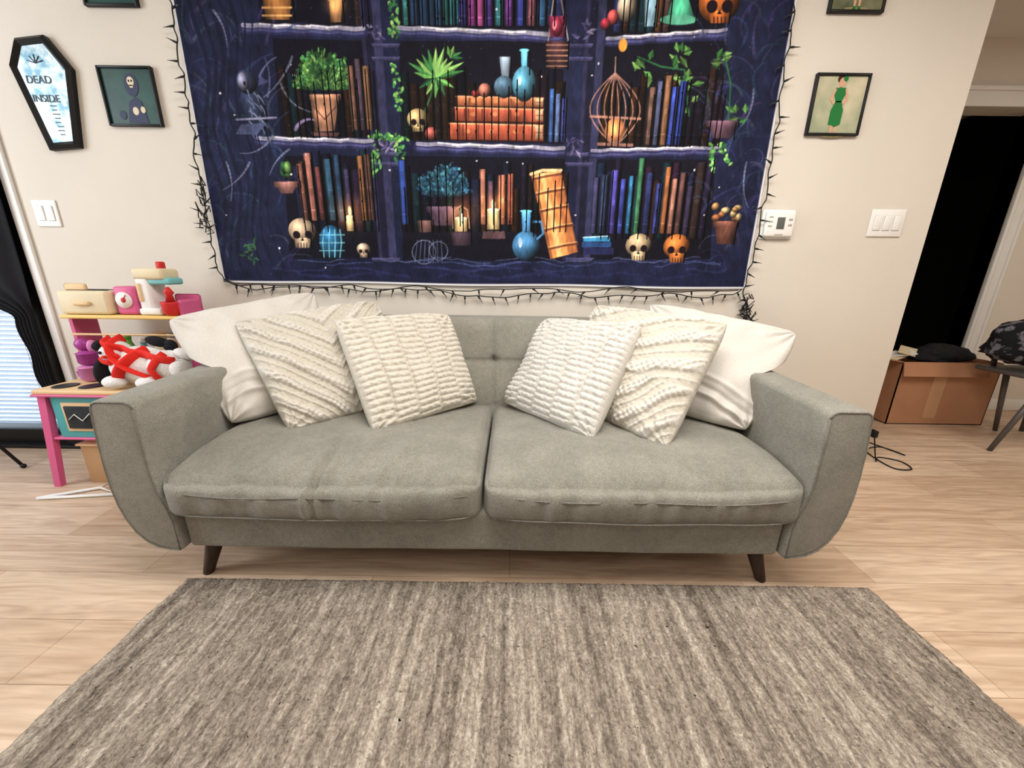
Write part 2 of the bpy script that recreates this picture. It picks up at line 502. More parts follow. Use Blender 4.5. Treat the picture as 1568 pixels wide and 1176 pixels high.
def fbase(P, V):
    P[:, 1] += -0.004 * np.sin(P[:, 0] * 3) * (V[:, 1] < -.9)
    P[:, 1] += 0.0025 * sn(P[:, 0], P[:, 2], 14, 5) * (V[:, 1] < -.5)
    return P
rounded_box('base', SX - .943, SX + .943, -.965, -.1, .136, .285, .016, m_sofa, sofa, (90, 30, 14), fbase)
def cushion_fn(seed, folds, wrk=1.0):
    def fn(P, V):
        u, v, w = V[:, 0], V[:, 1], V[:, 2]
        top = np.clip(w, 0, 1)
        P[:, 2] += top * 0.029 * (1 - u ** 2) ** .6 * (1 - np.clip(v, -1, 1) ** 4)
        P[:, 2] -= top * 0.032 * np.clip(-v, 0, 1) ** 3
        P[:, 2] -= top * 0.008 * np.exp(-((u + .1) / .45) ** 2 - ((v + .1) / .5) ** 2)
        front = np.clip(-v, 0, 1) ** 6
        P[:, 1] -= front * 0.018 * (1 - w ** 2) * (1 - u ** 6)
        P[:, 1] -= front * 0.016 * (1 - np.abs(u) ** 4)
        P[:, 2] += top * 0.0035 * sn(P[:, 0], P[:, 1], 9, seed)
        P[:, 2] += top * wrk * 0.0014 * sn(P[:, 0], P[:, 1], 36, seed + 1)
        P[:, 1] -= front * 0.003 * sn(P[:, 0], P[:, 2] * .6, 20, seed + 2)
        P[:, 1] -= front * wrk * 0.0024 * sn(P[:, 0] * 2.2, P[:, 2] * .5, 30, seed + 3)
        P[:, 2] += np.clip(-w, 0, 1) * front * .004 * sn(P[:, 0], P[:, 0] * 0, 12, seed + 7)
        for (fx, amp, wd, sl, y0) in folds:
            xx = fx + sl * (P[:, 1] + 1.0) + 0.010 * np.sin(P[:, 1] * 14 + fx * 9)
            g = np.exp(-((P[:, 0] - xx) / wd) ** 2)
            fade = 1 / (1 + np.exp((P[:, 1] - y0) / 0.04))
            P[:, 2] += top * amp * g * fade
            P[:, 1] -= front * amp * .8 * g
        return P
    return fn
rounded_box('seat_cushion_left', SX - .977, SX - .004, -.985, -.345, .258, .424, (.038), m_sofa, sofa, (190, 90, 22),
            cushion_fn(11, [(-.60, .009, .009, -.02, -.80), (-.580, -.008, .008, -.02, -.80), (-.56, .006, .009, .02, -.82), (-.50, .005, .016, .25, -.76), (-.63, -.003, .02, -.1, -.7), (-.42, .005, .014, .45, -.78), (-.36, .004, .012, .55, -.80), (-.80, .004, .016, -.35, -.8), (-.28, .003, .012, .6, -.8)], 1.3))
rounded_box('seat_cushion_right', SX + .004, SX + .977, -.985, -.345, .258, .424, (.038), m_sofa, sofa, (190, 90, 22),
            cushion_fn(31, [(.35, .003, .014, .3, -.75), (.62, .003, .018, -.2, -.7), (.12, .003, .014, -.4, -.8)], 1.0))
b = MB()
for xa, xb in ((SX - .962, SX - .018), (SX + .018, SX + .962)):
    for zz, rr in ((0.356, .0027), (0.283, .0024)):
        pts = []
        for i in range(61):
            u = -1 + 2 * i / 60; x = (xa + xb) / 2 + (xb - xa) / 2 * u
            y = -0.985 - 0.016 * (1 - abs(u) ** 4) - 0.0165 * (1 - u ** 6) - 0.0018 + (0.016 * max(0, abs(u) - .95) / .05)
            if zz < .3: y += .004
            pts.append((x, y, zz + 0.0022 * math.sin(u * 7 + zz * 40)))
        b.tube(pts, rr, m_pipe, 6)
b.obj('cushion_seams', sofa)
def fback(P, V):
    P[:, 2] -= 0.03 * np.clip(V[:, 2], 0, 1) * (np.abs(P[:, 0] - SX) / .97) ** 4
    x = P[:, 0] - SX; z = P[:, 2].copy()
    front = np.clip(-V[:, 1], 0, 1) ** 2
    P[:, 1] -= front * 0.012 * np.abs(np.sin((z - .42) / .19 * np.pi)) ** .6
    P[:, 1] += front * (0.016 * np.exp(-(x / .007) ** 2) + 0.007 * np.exp(-((z - .615) / .006) ** 2))
    for tx in (-.72, -.48, -.24, 0.0, .24, .48, .72):
        P[:, 1] += front * 0.020 * np.exp(-((x - tx) / .018) ** 2 - ((z - .615) / .018) ** 2)
    P[:, 1] += front * .002 * sn(x, z, 18, 77)
    P[:, 1] += (z - .42) * 0.333
    return P
rounded_box('backrest', SX - .978, SX + .978, -.36, -.205, .30, .797, .035, m_sofa, sofa, (220, 12, 60), fback)
b = MB()
for sx_ in (-1, 1):
    b.cone((SX + sx_ * .90, -.905, .142), (SX + sx_ * .945, -.918, 0.0), .028, .016, m_leg, 20)
    b.cone((SX + sx_ * .90, -.22, .142), (SX + sx_ * .945, -.20, 0.0), .028, .016, m_leg, 20)
b.obj('legs', sofa)

# ------------------------------------------------------------------ PILLOWS
def pillow_mat(name, bump=.5):
    m = bpy.data.materials.new(name); m.use_nodes = True
    nt = m.node_tree; b = nt.nodes['Principled BSDF']; L = nt.links.new
    at = nt.nodes.new('ShaderNodeAttribute'); at.attribute_name = 'yarn'
    tc = nt.nodes.new('ShaderNodeTexCoord')
    n = nt.nodes.new('ShaderNodeTexNoise'); n.inputs['Scale'].default_value = 260; n.inputs['Detail'].default_value = 3
    L(tc.outputs['Object'], n.inputs['Vector'])
    mr = nt.nodes.new('ShaderNodeMapRange'); mr.inputs[1].default_value = .3; mr.inputs[2].default_value = .7; mr.inputs[3].default_value = .9; mr.inputs[4].default_value = 1.04
    L(n.outputs['Fac'], mr.inputs[0])
    mx = nt.nodes.new('ShaderNodeMix'); mx.data_type = 'RGBA'; mx.blend_type = 'MULTIPLY'; mx.inputs['Factor'].default_value = 1
    L(at.outputs['Color'], mx.inputs['A']); L(mr.outputs[0], mx.inputs['B']); L(mx.outputs['Result'], b.inputs['Base Color'])
    b.inputs['Roughness'].default_value = 1.0; b.inputs['Specular IOR Level'].default_value = 0.02
    bp = nt.nodes.new('ShaderNodeBump'); bp.inputs['Strength'].default_value = bump; bp.inputs['Distance'].default_value = .004
    L(n.outputs['Fac'], bp.inputs['Height']); L(bp.outputs[0], b.inputs['Normal'])
    return m
m_p1 = pillow_mat('pillow_cotton', .35); m_p2 = pillow_mat('pillow_tufted_yarn', .8)
def pillow(bl, br, tr, tl, thick, style, mat, seed, cols, n=230):
    bl, br, tr, tl = [np.array(p, float) for p in (bl, br, tr, tl)]
    g = np.linspace(-1, 1, n); g = np.sin(g * np.pi / 2) * .3 + g * .7
    U, V = np.meshgrid(g, g)
    cr = (U ** 2 * V ** 2) ** 2
    ck = .075 if style == 'plain' else .05
    u = U * (1 - 0.035 * (1 - V ** 2) - ck * cr); v = V * (1 - 0.035 * (1 - U ** 2) - ck * cr)
    a = ((1 - u) / 2)[..., None]; bb = ((1 + u) / 2)[..., None]; c = ((1 - v) / 2)[..., None]; d = ((1 + v) / 2)[..., None]
    base = a * c * bl + bb * c * br + bb * d * tr + a * d * tl
    nrm = np.cross(tr - bl, tl - br); nrm /= np.linalg.norm(nrm)
    if nrm[1] > 0: nrm = -nrm
    prof_ = (np.clip(1 - U ** 2, 0, 1) * np.clip(1 - V ** 2, 0, 1)) ** .38
    h = prof_ * thick / 2 * (1.08 - 0.16 * V)
    e = np.clip(prof_ * 2.2, 0, 1)
    wr = 0.006 * sn(U, V, 4.0, seed) + 0.003 * sn(U * 1.6, V, 9, seed + 1)
    for (cu, cv_) in ((-1, -1), (1, -1), (1, 1), (-1, 1)):
        ang = np.arctan2(V - cv_, U - cu); rad = np.hypot(V - cv_, U - cu)
        wr += 0.006 * np.sin(ang * 15 + seed) * np.exp(-(rad / .5) ** 2)
    out = []; tint = None
    base_c, hi_c = [np.array(C(*q)[:3]) for q in cols]
    for sgn in (1, -1):
        disp = wr * e
        k_ = np.ones_like(U) * .5
        if style == 'rib':
            Uj = U + 0.02 * sn(U, V, 4, seed + 5)
            col = np.floor((Uj + 1) * 2.5); fr = ((Uj + 1) * 2.5) % 1
            rib = np.abs(np.sin(V * np.pi * 9.5 + col * 1.3 + 0.7 * sn(U, V, 4.5, seed + 4))) ** .8
            gr = np.exp(-((np.minimum(fr, 1 - fr)) / .07) ** 2)
            disp = disp + (0.0095 * rib * (1 - .7 * gr) - 0.005 * gr) * e
            disp = disp + 0.0014 * sn(U, V, 70, seed + 8) * e
            k_ = .35 + .65 * rib * (1 - gr)
        elif style in ('chevron', 'diag'):
            if style == 'chevron': w = V - np.abs(U - 0.05) * 1.05
            else:
                w = V * .95 - U * .45
                w = np.where(V < -0.2 , V * .95 - np.abs(U + .05) * 1.0 + .05, w)
            w = w + 0.025 * sn(U, V, 7, seed + 4)
            ph = (w * 2.3) % 1
            band = 1 / (1 + np.exp(-(0.20 - np.abs(ph - .5)) / .02))
            b2 = np.exp(-(((ph + .5) % 1 - .5) / .05) ** 2)
            fz = 0.5 + 0.5 * np.sin(U * 62 + 1.5 * sn(U, V, 12, seed + 6)) * np.sin(V * 58 + 1.5 * sn(U, V, 13, seed + 7))
            disp = disp + (0.018 * band * (0.5 + 0.5 * fz) + .007 * b2 * (.6 + .4 * fz) + 0.001 * sn(U, V, 80, seed + 2) * (1 - band)) * e
            k_ = band * (.65 + .35 * fz) + .6 * b2
        else:
            disp = disp + 0.005 * sn(U, V * .6, 6, seed + 9) * e
            for (q, aa) in ((-.75, .012), (-.62, -.009), (-.45, .007)):
                disp = disp + aa * np.exp(-((V - q - .12 * np.sin(U * 3 + seed)) / .045) ** 2) * e
        k_ = np.clip(k_, 0, 1)[..., None]
        colr = base_c * (1 - k_) + hi_c * k_
        tint = colr if tint is None else np.concatenate([tint.reshape(-1, 3), colr.reshape(-1, 3)])
        hh = h + (disp if sgn > 0 else disp * .3)
        out.append(base + sgn * nrm * hh[..., None])
    A = []
    for Pq in out:
        x, y, z = Pq[..., 0].copy(), Pq[..., 1].copy(), Pq[..., 2].copy()
        z = np.maximum(z, 0.446 + .1 * (z - .446) * (z < .446))
        bp = -0.378 + (z - .42) * .333
        k = 1 / (1 + np.exp((z - .805) / .006))
        y = np.where(y > bp, y * (1 - k) + bp * k, y)
        s1 = np.clip((z - .635) / .09, 0, 1)
        x = np.clip(x, -1.068 - s1 * .35, .898 + s1 * .35)
        A.append(np.stack([x, y, z], -1))
    N2 = n * n
    idx = np.arange(N2).reshape(n, n)
    f1 = np.stack([idx[:-1, :-1], idx[:-1, 1:], idx[1:, 1:], idx[1:, :-1]], -1).reshape(-1, 4)
    vs = np.concatenate([A[0].reshape(-1, 3), A[1].reshape(-1, 3)])
    fs = f1.tolist() + (f1[:, ::-1] + N2).tolist()
    me = bpy.data.meshes.new('throw_pillow'); me.from_pydata(vs.tolist(), [], fs)
    ca = me.color_attributes.new('yarn', 'FLOAT_COLOR', 'POINT')
    ca.data.foreach_set('color', np.concatenate([tint, np.ones((len(vs), 1))], 1).astype(np.float32).ravel())
    bm = bmesh.new(); bm.from_mesh(me)
    bv = [v for v in bm.verts if v.is_boundary]
    bmesh.ops.remove_doubles(bm, verts=bv, dist=3e-4)
    bmesh.ops.recalc_face_normals(bm, faces=bm.faces[:]); bm.to_mesh(me); bm.free()
    me.materials.append(mat); me.polygons.foreach_set('use_smooth', [True] * len(me.polygons))
    o = bpy.data.objects.new('throw_pillow', me); COL.objects.link(o)
    return o
PL = ((212, 207, 199), (212, 207, 199)); CH = ((205, 198, 184), (217, 212, 203)); RB = ((202, 195, 181), (216, 210, 198)); RB2 = ((202, 198, 189), (216, 212, 205))
pillow((-1.03, -.70, .44), (-.76, -.38, .45), (-.91, -.165, .91), (-1.37, -.50, .81), .17, 'plain', m_p1, 3, PL)
pillow((-.81, -.72, .42), (-.44, -.40, .45), (-.61, -.215, .875), (-1.10, -.50, .805), .15, 'chevron', m_p2, 13, CH)
pillow((-.50, -.73, .42), (-.145, -.37, .435), (-.29, -.238, .82), (-.72, -.474, .815), .15, 'rib', m_p2, 23, RB)
pillow((.52, -.37, .45), (.875, -.69, .435), (1.17, -.454, .785), (.62, -.17, .88), .17, 'plain', m_p1, 33, PL)
pillow((.22, -.41, .45), (.53, -.82, .42), (.81, -.574, .835), (.37, -.213, .87), .15, 'diag', m_p2, 43, CH)
pillow((-.04, -.385, .435), (.29, -.765, .425), (.51, -.516, .815), (.145, -.243, .805), .15, 'rib', m_p2, 53, RB2)

# ------------------------------------------------------------------ TAPESTRY (printed cloth, print stored as vertex colours)
TX0, TX1, TZ0, TZ1 = -1.445, 1.163, 0.935, 2.30
d = 0.0014
W = int((TX1 - TX0) / d) // 2 * 2; H = int((TZ1 - TZ0) / d) // 2 * 2
cv = np.zeros((H, W, 3), np.float32)
def rgb(*c): return np.array(c, np.float32) / 255.0
gy, gx = np.mgrid[0:H, 0:W].astype(np.float32)
nzb = sn(gx / W * 2.6, gy / W * 2.6, 6, 100)[..., None] * .5 + sn(gx / W * 2.6, gy / W * 2.6, 20, 101)[..., None] * .3
cv[:] = rgb(27, 31, 57) + nzb * rgb(5, 6, 9)
def ix(px, py):
    X, Z = wm(px, py); return ((X - TX0) / d, (Z - TZ0) / d)
K = 2.2
def clipbox(x0, x1, y0, y1):
    return max(0, int(x0)), min(W, int(x1) + 2), max(0, int(y0)), min(H, int(y1) + 2)
def blend(sl, mask, col):
    cv[sl] = cv[sl] * (1 - mask[..., None]) + col * mask[..., None]
def polyi(P, col, shade=None, alpha=1.0):
    xs = [p[0] for p in P]; ys = [p[1] for p in P]
    a0, a1, b0, b1 = clipbox(min(xs), max(xs), min(ys), max(ys))
    if a1 <= a0 or b1 <= b0: return
    x = gx[b0:b1, a0:a1]; y = gy[b0:b1, a0:a1]
    ins = np.zeros(x.shape, bool)
    n = len(P)
    for i in range(n):
        xa, ya = P[i]; xb, yb = P[(i + 1) % n]
        if abs(yb - ya) < 1e-6: continue
        c = ((ya > y) != (yb > y)) & (x < (xb - xa) * (y - ya) / (yb - ya) + xa)
        ins ^= c
    colr = np.broadcast_to(np.array(col, np.float32), x.shape + (3,))
    if shade == 'cyl':
        t = (x - min(xs)) / max(1e-3, max(xs) - min(xs)); k = 0.40 + 0.75 * np.sin(np.clip(t, 0, 1) * np.pi) ** .9 * (1.2 - .45 * t)
        ty = (y - min(ys)) / max(1e-3, max(ys) - min(ys))
        colr = colr * (k * (.72 + .4 * ty))[..., None]
    elif shade == 'v':
        t = (y - min(ys)) / max(1e-3, max(ys) - min(ys)); colr = colr * (0.55 + 0.6 * t)[..., None]
    blend((slice(b0, b1), slice(a0, a1)), ins.astype(np.float32) * alpha, colr)
def poly(pts, col, shade=None, alpha=1.0): polyi([ix(*p) for p in pts], col, shade, alpha)
def ellp(cx, cy, rx, ry, col, shade=False, alpha=1.0, rot=0.0):
    X, Y = ix(cx, cy); rx *= K; ry *= K; R = max(rx, ry)
    a0, a1, b0, b1 = clipbox(X - R, X + R, Y - R, Y + R)
    if a1 <= a0 or b1 <= b0: return
    x = gx[b0:b1, a0:a1] - X; y = gy[b0:b1, a0:a1] - Y
    c, s = math.cos(rot), math.sin(rot)
    xr = (x * c + y * s) / rx; yr = (-x * s + y * c) / ry
    q = xr ** 2 + yr ** 2
    mask = np.clip((1 - q) * min(rx, ry) * .6, 0, 1) * alpha
    colr = np.broadcast_to(np.array(col, np.float32), x.shape + (3,))
    if shade:
        k = 1.25 - 0.8 * np.clip(np.hypot(xr + .3, yr - .35), 0, 1.5)
        colr = colr * k[..., None]
    blend((slice(b0, b1), slice(a0, a1)), mask, colr)
def stroke(pts, w, col, alpha=1.0):
    P = [ix(*p) for p in pts]; w = w * K / 2
    for i in range(len(P) - 1):
        (xa, ya), (xb, yb) = P[i], P[i + 1]
        a0, a1, b0, b1 = clipbox(min(xa, xb) - w - 1, max(xa, xb) + w + 1, min(ya, yb) - w - 1, max(ya, yb) + w + 1)
        if a1 <= a0 or b1 <= b0: continue
        x = gx[b0:b1, a0:a1]; y = gy[b0:b1, a0:a1]
        dx, dy = xb - xa, yb - ya; L2 = dx * dx + dy * dy + 1e-9
        t = np.clip(((x - xa) * dx + (y - ya) * dy) / L2, 0, 1)
        dist = np.hypot(x - xa - t * dx, y - ya - t * dy)
        blend((slice(b0, b1), slice(a0, a1)), np.clip(w + .6 - dist, 0, 1) * alpha, np.array(col, np.float32))
def glow(cx, cy, r, col, a=.5):
    X, Y = ix(cx, cy); R = r * K * 2.2
    a0, a1, b0, b1 = clipbox(X - R, X + R, Y - R, Y + R)
    if a1 <= a0 or b1 <= b0: return
    q = np.hypot(gx[b0:b1, a0:a1] - X, gy[b0:b1, a0:a1] - Y) / (r * K)
    cv[b0:b1, a0:a1] += (np.exp(-q ** 2)[..., None] * col * a)
R_ = random.Random(5)
def curl(x, y, L, a, w, col, bend=.25, n=10, alpha=.8):
    pts = [(x, y)]
    for _ in range(n):
        x += L / n * math.cos(a); y += L / n * math.sin(a); a += bend * R_.uniform(.3, 1.2); pts.append((x, y))
    for i in range(n): stroke(pts[i:i + 2], w * (1 - .7 * i / n), col, alpha)
def book(px, pybot, w, h, col, tilt=0, bands=2, dark=False):
    X, Y = ix(px, pybot); w = w * K; h = h * K; col = np.array(col, np.float32)
    c, s = math.cos(tilt), math.sin(tilt)
    def T(u, v): return (X + u * c + v * s, Y - u * s + v * c)
    polyi([T(0, 0), T(w, 0), T(w, h), T(w * .8, h + 2), T(w * .2, h + 2), T(0, h)], col, 'cyl')
    g = np.clip(col * 1.25 + .05, 0, 1) if not dark else col * .5
    for k in range(bands):
        v = h * (0.15 + .7 * k / max(1, bands - 1)) if bands > 1 else h * .5
        polyi([T(1, v), T(w - 1, v), T(w - 1, v + 3), T(1, v + 3)], g, 'cyl', .8)
    polyi([T(w * .22, 4), T(w * .36, 4), T(w * .36, h - 4), T(w * .22, h - 4)], np.clip(col * 1.5 + .04, 0, 1), None, .35)
    polyi([T(w * .78, 0), T(w, 0), T(w, h), T(w * .78, h)], col * .25, None, .6)
    if h > 40 * K and R_.random() < .5:
        v = h * .5
        polyi([T(w * .3, v - 8), T(w * .7, v - 8), T(w * .7, v + 8), T(w * .3, v + 8)], g, None, .5)
dk = rgb(15, 14, 24)
for q in ([(398, -20), (566, -20), (566, 44), (400, 40)], [(612, -20), (856, -20), (858, 50), (612, 44)], [(925, -20), (1120, -20), (1105, 52), (925, 60)],
          [(420, 62), (570, 66), (574, 212), (432, 210)], [(612, 66), (862, 66), (862, 222), (615, 216)], [(905, 72), (1110, 66), (1095, 226), (905, 228)],
          [(436, 240), (578, 240), (582, 396), (446, 396)], [(616, 240), (865, 244), (860, 400), (618, 398)], [(905, 246), (1092, 246), (1085, 396), (900, 398)]):
    poly(q, dk, None, .9)
palR = [rgb(58, 44, 84), rgb(34, 58, 98), rgb(84, 50, 42), rgb(38, 38, 76), rgb(104, 66, 44), rgb(32, 68, 82), rgb(62, 34, 64), rgb(45, 52, 100), rgb(80, 58, 60)]
def row(x0, x1, yb, hmin, hmax, pal=palR, dim=.8):
    x = x0
    while x < x1:
        w = R_.uniform(8, 15)
        book(x, yb, w - 1, R_.uniform(hmin, hmax), R_.choice(pal) * dim * R_.uniform(.75, 1.15), 0, R_.choice((1, 2, 3)))
        x += w
row(545, 560, 44, 45, 70); row(616, 850, 42, 40, 75); row(935, 1010, 52, 40, 60); row(620, 850, 216, 55, 90, dim=.35); row(915, 1090, 226, 60, 100, dim=.4)
row(440, 570, 212, 60, 95, dim=.4); row(462, 578, 355, 85, 115, dim=.5); row(616, 860, 355, 60, 100, dim=.4); row(905, 1065, 366, 80, 112, dim=.6)
TEAL = [rgb(38, 90, 98), rgb(40, 66, 102), rgb(52, 112, 110), rgb(33, 60, 88)]
row(618, 700, 42, 45, 70, TEAL, 1)
for x, c in ((702, rgb(62, 54, 130)), (716, rgb(130, 56, 124)), (728, rgb(165, 76, 134)), (742, rgb(72, 48, 116)), (757, rgb(56, 116, 126)), (772, rgb(104, 56, 132)), (790, rgb(54, 62, 140)), (806, rgb(140, 84, 100)), (822, rgb(46, 80, 116))):
    book(x, 43, 12, R_.uniform(45, 70), c)
for x0, x1, yb in ((578, 606, 400), (872, 899, 402)):
    for (a, c, al) in ((0, rgb(44, 42, 70), 1), (6, rgb(25, 25, 45), 1), (18, rgb(56, 57, 90), .8)):
        Xa, Ya = ix(x0 + 4, yb); Xb = Xa + (x1 - x0) * K * 1.0
        polyi([(Xa + a * K * .9, Ya), (Xb, Ya), (Xb, H), (Xa + a * K * .9, H)], c, None, al)
    for yy in (90, 235, 250, 70, 395):
        poly([(x0 - 8, yy), (x1 + 8, yy), (x1 + 5, yy + 6), (x0 - 5, yy + 6)], rgb(74, 72, 112), 'v')
SH = rgb(212, 208, 232)
def shelf(p0, p1, w=5):
    n = 14; pts = [(p0[0] + (p1[0] - p0[0]) * i / n, p0[1] + (p1[1] - p0[1]) * i / n + 1.0 * math.sin(i * 2.1)) for i in range(n + 1)]
    stroke([(x, y + 5) for x, y in pts], w + 7, rgb(42, 42, 78), 1)
    stroke([(x, y + 7) for x, y in pts], 3, rgb(86, 88, 136), .7)
    stroke(pts, w, SH * .72, 1); stroke([(x, y - 1) for x, y in pts[2:-3]], 2.2, rgb(245, 242, 248), 1)
    for k in range(6): stroke([pts[k * 2], (pts[k * 2][0] + 20, pts[k * 2][1] + 2)], 1.5, rgb(120, 116, 160), .7)
shelf((375, 42), (558, 48)); shelf((612, 46), (856, 56)); shelf((928, 62), (1108, 50), 4)
shelf((398, 213), (572, 218)); shelf((640, 222), (862, 229)); shelf((905, 232), (1098, 228), 4)
for yy, c, w in ((404, rgb(70, 80, 130), 2), (412, rgb(46, 50, 94), 3), (398, rgb(96, 104, 150), 1.5), (422, rgb(38, 42, 80), 4)):
    for k in range(7):
        xs_ = R_.uniform(400, 1050); stroke([(x, yy + R_.uniform(-2, 2) + 3 * math.sin(x * .05 + yy)) for x in np.arange(xs_, xs_ + R_.uniform(60, 180), 10) if x < 1110], w, c, .55)
for i in range(150):
    s_ = R_.random() < .55
    x = R_.uniform(285, 450) if s_ else R_.uniform(1070, 1190)
    y = R_.uniform(0, 420)
    curl(x, y, R_.uniform(25, 85), R_.uniform(-2.2, -0.9), R_.uniform(1.5, 5), rgb(R_.randint(38, 70), R_.randint(42, 76), R_.randint(74, 110)), R_.choice((-.22, .22, .1, -.35)), alpha=.42)
for x in range(300, 380, 13):
    stroke([(x + 8 * math.sin(y * .03 + x) + y * .13, y) for y in range(0, 420, 14)], R_.uniform(2, 6), rgb(20, 22, 44), .8)
for (x, y, L, a, bn) in ((450, 90, 80, 1.9, .1), (432, 130, 80, 1.2, -.15), (420, 210, 60, 2.2, .15), (385, 250, 60, 2.0, .1), (445, 230, 50, 2.5, -.1), (350, 250, 60, 1.2, .1), (330, 20, 60, .9, .1), (1150, 140, 60, 1.6, .1), (1140, 250, 70, 1.8, -.1)):
    curl(x, y, L, a, 3, rgb(136, 140, 168), bn, alpha=.55)
ellp(392, 165, 17, 32, rgb(56, 66, 98), True, rot=.2); ellp(380, 128, 15, 15, rgb(66, 74, 108), True)
ellp(375, 128, 8, 12, rgb(150, 150, 180), True); ellp(377, 130, 2, 3, rgb(15, 15, 30))
poly([(400, 118), (414, 128), (398, 134)], rgb(60, 66, 100))
for i in range(16): curl(388 + R_.uniform(-10, 14), 140 + i * 4, 18, R_.uniform(.4, 1.2), 2, rgb(120, 128, 160), .15, 5)
poly([(372, 192), (412, 190), (396, 208), (364, 207)], rgb(70, 78, 110)); stroke([(365, 185), (425, 182)], 2.5, rgb(130, 132, 160))
curl(400, 120, 40, -1.2, 3, rgb(100, 105, 145), .1); curl(412, 150, 60, -1.3, 3, rgb(90, 95, 130), -.1)
def bush(cx, cy, rx, ry, n, cols, base):
    for _ in range(n):
        a = R_.uniform(math.pi * 1.0, 2 * math.pi); q = math.sqrt(R_.random()) * R_.uniform(.85, 1.1)
        x = cx + rx * q * math.cos(a); y = cy + ry * q * math.sin(a)
        c = R_.choice(cols)
        stroke([(base[0] + (x - base[0]) * .6, base[1] + (y - base[1]) * .6), (x, y)], 1.0, c * .55, .7)
        ellp(x, y, R_.uniform(2, 4), R_.uniform(1.2, 2.4), c * R_.uniform(.5, 1.2), rot=R_.uniform(0, 3))
def leaf(x, y, L, a, w, col):
    dx, dy = math.cos(a), math.sin(a)
    poly([(x, y), (x + dx * L * .45 - dy * w, y + dy * L * .45 + dx * w), (x + dx * L, y + dy * L), (x + dx * L * .45 + dy * w, y + dy * L * .45 - dx * w)], col)
    poly([(x, y), (x + dx * L * .45 - dy * w, y + dy * L * .45 + dx * w), (x + dx * L, y + dy * L)], col * .65)
    stroke([(x, y), (x + dx * L * .9, y + dy * L * .9)], .8, col * 1.35, .8)
GR = [rgb(66, 128, 68), rgb(104, 164, 84), rgb(44, 94, 58), rgb(134, 182, 98)]
bush(497, 138, 44, 58, 420, GR, (499, 145))
def pot(cx, yt, yb, wt, wb, col, rim=True):
    poly([(cx - wt, yt), (cx + wt, yt), (cx + wb, yb), (cx - wb, yb)], col, 'cyl')
    if rim: poly([(cx - wt - 3, yt - 3), (cx + wt + 3, yt - 3), (cx + wt + 2, yt + 6), (cx - wt - 2, yt + 6)], col * 1.3, 'cyl')
pot(499, 150, 203, 22, 15, rgb(172, 124, 98)); poly([(478, 204), (522, 205), (518, 211), (482, 210)], rgb(92, 62, 62)); glow(492, 178, 9, rgb(255, 180, 140), .3)
stroke([(482, 165), (499, 185), (516, 166)], 1.5, rgb(90, 60, 55))
for i in range(3): book(541 + i * 11, 201, 10, 78 + 8 * (i % 2), [rgb(110, 80, 66), rgb(76, 60, 74), rgb(128, 92, 68)][i])
for a in np.linspace(-2.9, -.25, 11): leaf(668, 122, R_.uniform(34, 50), a, 5, R_.choice(GR[:2] + GR[3:]))
for a in (2.6, 2.1, 1.6, 1.1, .5): leaf(668, 122, 32, a, 4.5, R_.choice(GR))
for a in (2.0, 1.2, .7, 2.5): leaf(690, 92, 20, a - 2.5, 3.5, R_.choice(GR))
stroke([(668, 122), (660, 150), (650, 175)], 2, GR[2])
def ivy(pts, n, cols=GR, sp=7):
    for i in range(n):
        t = i / n * (len(pts) - 1); k = int(t); f = t - k
        x = pts[k][0] + (pts[k + 1][0] - pts[k][0]) * f; y = pts[k][1] + (pts[k + 1][1] - pts[k][1]) * f
        ellp(x + R_.uniform(-sp, sp), y + R_.uniform(-3, 3), R_.uniform(2.5, 4.5), R_.uniform(1.6, 2.6), R_.choice(cols) * R_.uniform(.8, 1.3), rot=R_.uniform(0, 3))
ivy([(602, 0), (606, 30), (603, 62)], 30); ivy([(606, 100), (611, 140), (613, 172)], 26); ivy([(585, 206), (578, 240), (577, 275)], 34); ivy([(600, 206), (612, 225), (612, 248)], 22, sp=9)
ivy([(565, 212), (590, 212), (622, 216)], 20)
for (x, y, n) in ((985, 105, 6), (1045, 90, 8), (1050, 130, 8), (1100, 95, 7), (1048, 168, 6), (1132, 185, 5)):
    for k in range(n): leaf(x + R_.uniform(-12, 12), y + R_.uniform(-12, 12), R_.uniform(12, 22), R_.uniform(0, 6.28), 5, R_.choice(GR[:2] + GR[3:]) * R_.uniform(.6, 1.0))
stroke([(975, 90), (1010, 105), (1045, 110), (1052, 180)], 2, GR[2]); stroke([(1105, 85), (1115, 130), (1112, 190)], 2, GR[2])
ivy([(1085, 225), (1090, 265)], 22, sp=4); ivy([(1100, 220), (1112, 255)], 18, sp=4)
pot(1102, 190, 214, 22, 14, rgb(96, 70, 84))
def skull(cx, cy, r, col):
    ellp(cx, cy - r * .18, r, r * .86, col, True)
    poly([(cx - r * .58, cy + r * .3), (cx + r * .58, cy + r * .3), (cx + r * .48, cy + r * .98), (cx - r * .48, cy + r * .98)], col * .88, 'cyl')
    dk_ = rgb(26, 14, 22)
    ellp(cx - r * .4, cy + r * .08, r * .27, r * .27, dk_); ellp(cx + r * .42, cy + r * .08, r * .27, r * .27, dk_)
    poly([(cx, cy + r * .25), (cx + r * .14, cy + r * .5), (cx - r * .14, cy + r * .5)], dk_)
    for k in (-.3, -.1, .1, .3): stroke([(cx + k * r, cy + r * .66), (cx + k * r, cy + r * .98)], max(.8, r * .06), dk_, .9)
skull(465, 358, 22, rgb(236, 205, 170)); skull(558, 384, 11, rgb(235, 205, 175)); skull(641, 188, 16, rgb(232, 200, 140))
skull(975, 379, 20, rgb(245, 214, 170)); skull(1033, 381, 21, rgb(240, 140, 70)); skull(1098, 12, 28, rgb(240, 130, 60))
ellp(661, 207, 9, 9, rgb(214, 110, 100), True)
